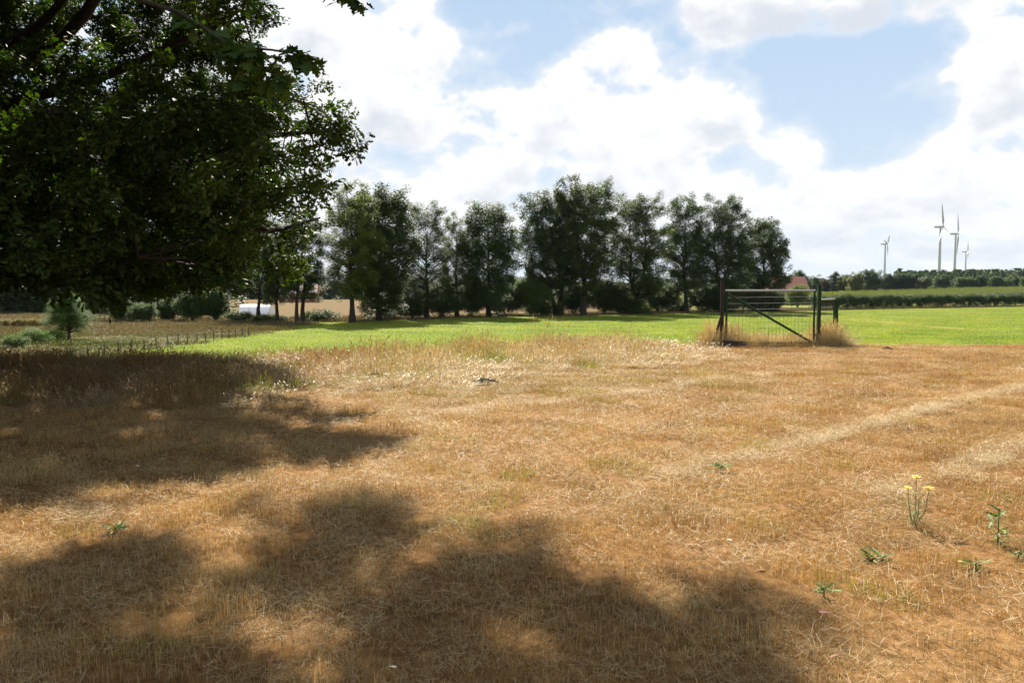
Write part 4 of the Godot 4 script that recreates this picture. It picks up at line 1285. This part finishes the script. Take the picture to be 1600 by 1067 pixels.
# ------------------------------------------------------------------ wind turbines
func turbine(px: float, hub: float, d: float, yaw: float, spin: float, label: String, reach := 41.0) -> void:
	var x := (px - 800.0) / F * d
	var foot := put(x, d)
	var h := P(px, hub, d).y - foot.y
	var root := thing("wind_turbine", foot, label, "wind turbine", "wind turbines on the horizon")
	var b := Buf.new()
	tube(b, [Vector3(0, -1, 0), Vector3(0, h * 0.5, 0), Vector3(0, h - 1.5, 0)], [2.6, 2.1, 1.4], 16, Color.WHITE)
	part(root, "tower", b.mesh(), M.turbine)
	var turn := Basis(Vector3.UP, yaw)
	var head := Buf.new()
	tube(head, [turn * Vector3(0, 0, -8.5) + Vector3(0, h, 0), turn * Vector3(0, 0, -7.5) + Vector3(0, h, 0), turn * Vector3(0, 0, 2.2) + Vector3(0, h, 0)], [1.2, 1.9, 1.8], 10, Color.WHITE)
	part(root, "nacelle", head.mesh(), M.turbine)
	var nose := Buf.new()
	tube(nose, [turn * Vector3(0, 0, 2.3) + Vector3(0, h, 0), turn * Vector3(0, 0, 4.2) + Vector3(0, h, 0), turn * Vector3(0, 0, 5.4) + Vector3(0, h, 0)], [1.6, 1.4, 0.3], 12, Color.WHITE)
	part(root, "hub", nose.mesh(), M.turbine)
	for k in 3:
		var a := spin + TAU * k / 3.0
		var bl := Buf.new()
		var dir := Vector3(sin(a), cos(a), 0)
		var cross := Vector3(cos(a), -sin(a), 0)
		var prof := [[0.0, 0.7, 0.6], [0.06, 0.8, 0.6], [0.2, 1.75, 0.42], [0.5, 1.2, 0.26], [0.8, 0.75, 0.16], [1.0, 0.15, 0.05]]
		var rings := []
		var chord := cross * 0.55 + Vector3(0, 0, 0.83)
		var thick := cross * 0.83 - Vector3(0, 0, 0.55)
		for p in prof:
			var c: Vector3 = dir * (1.2 + p[0] * reach) + Vector3(0, 0, 3.6)
			rings.append([c + chord * p[1] * 1.3, c + thick * p[2] + chord * p[1] * 0.3, c - chord * p[1] * 0.7, c - thick * p[2] + chord * p[1] * 0.3])
		for q in rings.size() - 1:
			for s in 4:
				var w := [rings[q][s], rings[q][(s + 1) % 4], rings[q + 1][(s + 1) % 4], rings[q + 1][s]].map(func(z): return turn * (z as Vector3) + Vector3(0, h, 0))
				bl.quad(w[0], w[1], w[2], w[3], Color.WHITE)
		part(root, "blade", bl.mesh(), M.turbine)

func build_turbines() -> void:
	turbine(1466, 354, 1280.0, 0.85, -0.30, "largest nearest wind turbine with one blade pointing almost straight up", 35.0)
	turbine(1490, 365, 1420.0, 1.15, 0.52, "wind turbine seen nearly edge on just right of the largest one", 40.0)
	turbine(1381, 381, 1720.0, 0.9, 0.75, "wind turbine standing alone left of the nearest pair", 26.0)
	turbine(1507, 393, 2150.0, 1.0, 0.2, "smallest wind turbine furthest right", 24.0)
	turbine(1218, 384, 1720.0, 0.3, 1.28, "wind turbine half hidden by the right end of the tree row", 27.0)

# ------------------------------------------------------------------ weeds, leaves, earth
func build_small() -> void:
	var r := rnd(900)
	# ragwort with yellow heads
	var p := onto(1428, 822, 0.0)
	var rag := thing("ragwort", put(p.x, -p.z), "green ragwort with three yellow flower heads standing in the dry grass", "flower")
	for k in 4:
		var tip: Vector3 = [P(1436, 748, -p.z), P(1419, 762, -p.z), P(1449, 762, -p.z), P(1430, 775, -p.z)][k] - rag.position + Vector3(0, 0, 0.03 * (k - 1))
		var b := Buf.new()
		tube(b, [Vector3(0, -0.02, 0), tip * 0.45 + Vector3(tip.x * 0.3, 0, 0.01 * k), tip], [0.004, 0.003, 0.002], 5, Color(0.17, 0.21, 0.06), false)
		for q in 9:
			var f := 0.15 + 0.08 * q
			var a := q * 2.4 + k
			var s := (tip * f).lerp(tip * 0.45 + Vector3(tip.x * 0.3, 0, 0), 0.0) + Vector3(tip.x * 0.3 * (0.9 - f) * 0.5, 0, 0)
			lobed(b, Transform3D(Basis.from_euler(Vector3(0, a, -0.2 + 0.5 * r.randf())), s), r.randf_range(0.03, 0.06), OAK, Color(0.12, 0.16, 0.045))
		part(rag, "stem", b.mesh(), M.leaf)
		if k < 3:
			var fl := Buf.new()
			for q in 15:
				var c := tip + Vector3(r.randfn() * 0.013, r.randf_range(-0.012, 0.014), r.randfn() * 0.013)
				for z in 7:
					var a0 := TAU * z / 7
					var a1 := TAU * (z + 0.75) / 7
					fl.tri(c, c + Vector3(cos(a0), 0.15, sin(a0)) * 0.012, c + Vector3(cos(a1), 0.15, sin(a1)) * 0.012, Color(0.62, 0.44, 0.02))
			part(rag, "flower_head", fl.mesh(), M.petal)
	# green rosettes and weeds
	var weeds := [
		[1366, 874, 0.15, 0.10, 16, "pale green thistle rosette nearest the middle of the right foreground"], [1560, 848, 0.13, 0.26, 18, "bushy upright green weed right of the ragwort"], [1526, 888, 0.12, 0.08, 12, "flat green weed left below the bushy upright weed"],
		[1126, 737, 0.13, 0.07, 14, "sprawling green weed in the middle distance on the mower track"], [1288, 932, 0.10, 0.10, 12, "dark green weed at the edge of the tree's shadow"], [1592, 870, 0.10, 0.09, 10, "green weed at the right edge of the picture"],
		[180, 833, 0.12, 0.09, 14, "small green weed on the lit strip between the left shadows"],
	]
	for k in weeds.size():
		var t: Array = weeds[k]
		var g := onto(t[0], t[1], 0.0)
		var w := thing("green_weed", put(g.x, -g.z), t[5], "weed", "green weeds in the dry grass")
		for q in t[4] * 2:
			var b := Buf.new()
			var a: float = q * 2.39996
			var lift := r.randf_range(0.05, 0.75)
			var s := Vector3(r.randfn() * 0.02, 0.015 + (t[3] * q / t[4] * 0.4 if t[3] > 0.15 else 0.02 * r.randf()), r.randfn() * 0.02)
			lobed(b, Transform3D(Basis.from_euler(Vector3(r.randf_range(-0.7, 0.7), a + r.randf_range(-0.4, 0.4), lift)), s), t[2] * r.randf_range(0.35, 0.8), WEED, Color(0.11, 0.16, 0.04).lerp(Color(0.20, 0.24, 0.09), r.randf()))
			part(w, "leaf", b.mesh(), M.leaf)
		var st := Buf.new()
		tube(st, [Vector3(0, -0.02, 0), Vector3(0, 0.03 + (t[3] * 0.8 if t[3] > 0.15 else 0.0), 0)], [0.006, 0.004], 5, Color(0.14, 0.20, 0.06))
		part(w, "stalk", st.mesh(), M.leaf)
	# molehills
	for t in [[590, 593, 0.30, "dark molehill among pale tall grass left of the middle"], [757, 598, 0.30, "dark flat molehill beside a green patch in the middle"], [1387, 548, 0.13, "small dark clod on the lip right of the gate"]]:
		var g := onto(t[0], t[1], 0.0)
		var b := Buf.new()
		for q in 60:
			var c := Vector3(r.randfn() * t[2] * 0.42, 0, r.randfn() * t[2] * 0.3)
			c.y = maxf(0.0, 0.065 * (1.0 - c.length() / t[2])) + 0.015
			var sz := r.randf_range(0.015, 0.04)
			var ring := []
			for z in 6: ring.append(c + Vector3(cos(TAU * z / 6), r.randf_range(-0.4, 0.3), sin(TAU * z / 6)) * sz * r.randf_range(0.7, 1.2))
			for z in 6: b.tri(c + Vector3(0, sz * 0.9, 0), ring[z], ring[(z + 1) % 6], Color(0.045, 0.033, 0.025) * r.randf_range(0.7, 1.4))
		var o := part(self, "molehill", b.mesh(), M.soil, put(g.x, -g.z))
		o.name = numbered("molehill")
		meta(o, t[3], "molehill", "clods of dark earth")
	# fallen leaves and pale scraps
	var fallen := [[1285, 958, 0], [1303, 1022, 0], [1345, 912, 0], [960, 905, 0], [423, 1030, 0], [850, 864, 0], [1090, 843, 1], [1146, 846, 2], [1318, 842, 2], [1476, 880, 1], [1503, 876, 1], [622, 1038, 2], [218, 728, 2], [1222, 793, 0], [1180, 872, 1]]
	fallen.sort_custom(func(a, b): return a[0] < b[0])
	for k in fallen.size():
		var t: Array = fallen[k]
		var g := onto(t[0], t[1], 0.05)
		var b := Buf.new()
		lobed(b, Transform3D(Basis(), Vector3(-0.04, 0, 0)), (0.06 if t[2] < 2 else 0.035), OAK, [Color(0.20, 0.07, 0.03), Color(0.30, 0.18, 0.10), Color(0.50, 0.43, 0.34)][t[2]])
		var o := part(self, "fallen_leaf", b.mesh(), M.dead_leaf, put(g.x, -g.z, 0.06))
		o.name = numbered("fallen_leaf")
		o.rotation = Vector3(r.randf_range(-0.5, 0.5), r.randf() * TAU, r.randf_range(-0.4, 0.4))
		meta(o, ["curled reddish brown dead leaf lying on the dry grass", "dull brown dead leaf lying on the dry grass", "bleached pale dead leaf lying on the dry grass"][t[2]] + ", %s leaf from the left" % ORD[k], "leaf", "dead leaves on the meadow")

func build_materials() -> void:
	M.bark = mat(Color(0.55, 0.53, 0.52), 0.95, 0.0, true)
	M.bark.albedo_texture = noise_texture(0.03, [[0.0, Color(0.5, 0.48, 0.45)], [0.6, Color(0.9, 0.88, 0.85)], [1.0, Color(1, 1, 1)]], 9, 4, 256)
	M.bark.uv1_triplanar = true
	M.bark.uv1_scale = Vector3(2.0, 0.5, 2.0)
	M.leaf = mat(Color(0.84, 0.86, 0.84), 0.6, 0.0, true)
	M.leaf.metallic_specular = 0.3
	M.leaf.backlight_enabled = true
	M.leaf.backlight = Color(0.70, 0.78, 0.36)
	M.grass = mat(Color(0.66, 0.65, 0.66), 0.6, 0.0, true)
	M.grass.backlight_enabled = true
	M.grass.backlight = Color(0.9, 0.95, 0.5)
	M.straw = mat(Color(0.535, 0.55, 0.585), 0.6, 0.0, true)
	M.straw.metallic_specular = 0.4
	M.straw.backlight_enabled = true
	M.straw.backlight = Color(0.76, 0.68, 0.5)
	M.petal = mat(Color.WHITE, 0.6, 0.0, true)
	M.soil = mat(Color.WHITE, 1.0, 0.0, true)
	M.dead_leaf = mat(Color.WHITE, 0.7, 0.0, true)
	M.green_paint = mat(Color(0.016, 0.040, 0.022), 0.6)
	M.green_paint.metallic_specular = 0.25
	M.green_paint.albedo_texture = noise_texture(0.03, [[0.0, Color(0.6, 0.5, 0.4)], [0.35, Color(0.9, 0.95, 0.9)], [1.0, Color(1, 1, 1)]], 14, 4, 256)
	M.green_paint.uv1_triplanar = true
	M.galvanised = mat(Color(0.30, 0.33, 0.31), 0.45, 0.6)
	M.dull_wire = mat(Color(0.09, 0.09, 0.085), 0.8)
	M.rust = mat(Color(0.036, 0.026, 0.021), 0.9)
	M.rust.albedo_texture = noise_texture(0.04, [[0.0, Color(0.45, 0.4, 0.4)], [0.5, Color(0.9, 0.85, 0.8)], [1.0, Color(1, 1, 1)]], 15, 5, 256)
	M.rust.uv1_triplanar = true
	M.dark_wood = mat(Color(0.045, 0.035, 0.03), 0.95)
	M.grey_wood = mat(Color(0.07, 0.06, 0.05), 0.95)
	M.pale_wood = mat(Color(0.55, 0.54, 0.48), 0.9)
	M.brick = mat(Color(0.28, 0.13, 0.08), 0.9)
	M.red_tile = mat(Color(0.27, 0.10, 0.075), 0.85)
	M.red_tile.albedo_texture = noise_texture(0.05, [[0.0, Color(0.7, 0.66, 0.62)], [1.0, Color(1, 1, 1)]], 16, 4, 256)
	M.red_tile.uv1_triplanar = true
	M.pale_tile = mat(Color(0.62, 0.45, 0.38), 0.4)
	M.white_paint = mat(Color(0.75, 0.75, 0.73), 0.6)
	M.glass = mat(Color(0.03, 0.04, 0.05), 0.08)
	M.film = mat(Color(0.86, 0.86, 0.88), 0.3)
	M.turbine = mat(Color(0.36, 0.38, 0.41), 0.6)

func _ready() -> void:
	# camera
	var cam := Camera3D.new()
	cam.name = "camera"
	cam.fov = rad_to_deg(2.0 * atan(533.5 / F))
	cam.near = 0.1
	cam.far = 6000.0
	cam.position = Vector3(0, EYE, 0)
	cam.rotation.x = -tilt
	add_child(cam)
	cam.current = true
	# sky and air
	var env := Environment.new()
	env.background_mode = Environment.BG_SKY
	env.sky = Sky.new()
	var sm := PanoramaSkyMaterial.new()
	sm.panorama = make_sky()
	sm.energy_multiplier = 0.26
	env.sky.sky_material = sm
	env.tonemap_mode = Environment.TONE_MAPPER_LINEAR
	env.tonemap_exposure = 3.85
	env.fog_enabled = true
	env.fog_density = 0.00003
	env.fog_light_color = Color(0.80, 0.88, 1.0)
	env.sdfgi_enabled = true
	env.ssao_enabled = true
	env.ssil_enabled = true
	var we := WorldEnvironment.new()
	we.name = "environment"
	we.environment = env
	add_child(we)
	# sun: ahead, a little to the left, 40 degrees up
	var sun := DirectionalLight3D.new()
	sun.name = "sun"
	sun.light_energy = 1.6
	sun.light_color = Color(1.0, 0.955, 0.88)
	sun.light_angular_distance = 0.53
	sun.shadow_enabled = true
	sun.look_at_from_position(Vector3.ZERO, Vector3(SUN_X, -1.0, SUN_D))
	add_child(sun)
	print("sky done ", Time.get_ticks_msec())

	fine = FastNoiseLite.new()
	fine.noise_type = FastNoiseLite.TYPE_SIMPLEX_SMOOTH
	fine.frequency = 0.1; fine.fractal_octaves = 3; fine.seed = 2
	broad = FastNoiseLite.new()
	broad.noise_type = FastNoiseLite.TYPE_SIMPLEX_SMOOTH
	broad.frequency = 0.02; broad.fractal_octaves = 3; broad.seed = 6
	build_materials()
	build_ground()
	print("ground ", Time.get_ticks_msec())
	build_oak()
	print("oak ", Time.get_ticks_msec())
	build_maple()
	build_trees()
	print("trees ", Time.get_ticks_msec())
	build_hedge_and_maize()
	build_houses()
	build_turbines()
	build_gate()
	build_fences()
	build_grass()
	print("grass ", Time.get_ticks_msec())
	build_small()
	print("done ", Time.get_ticks_msec())
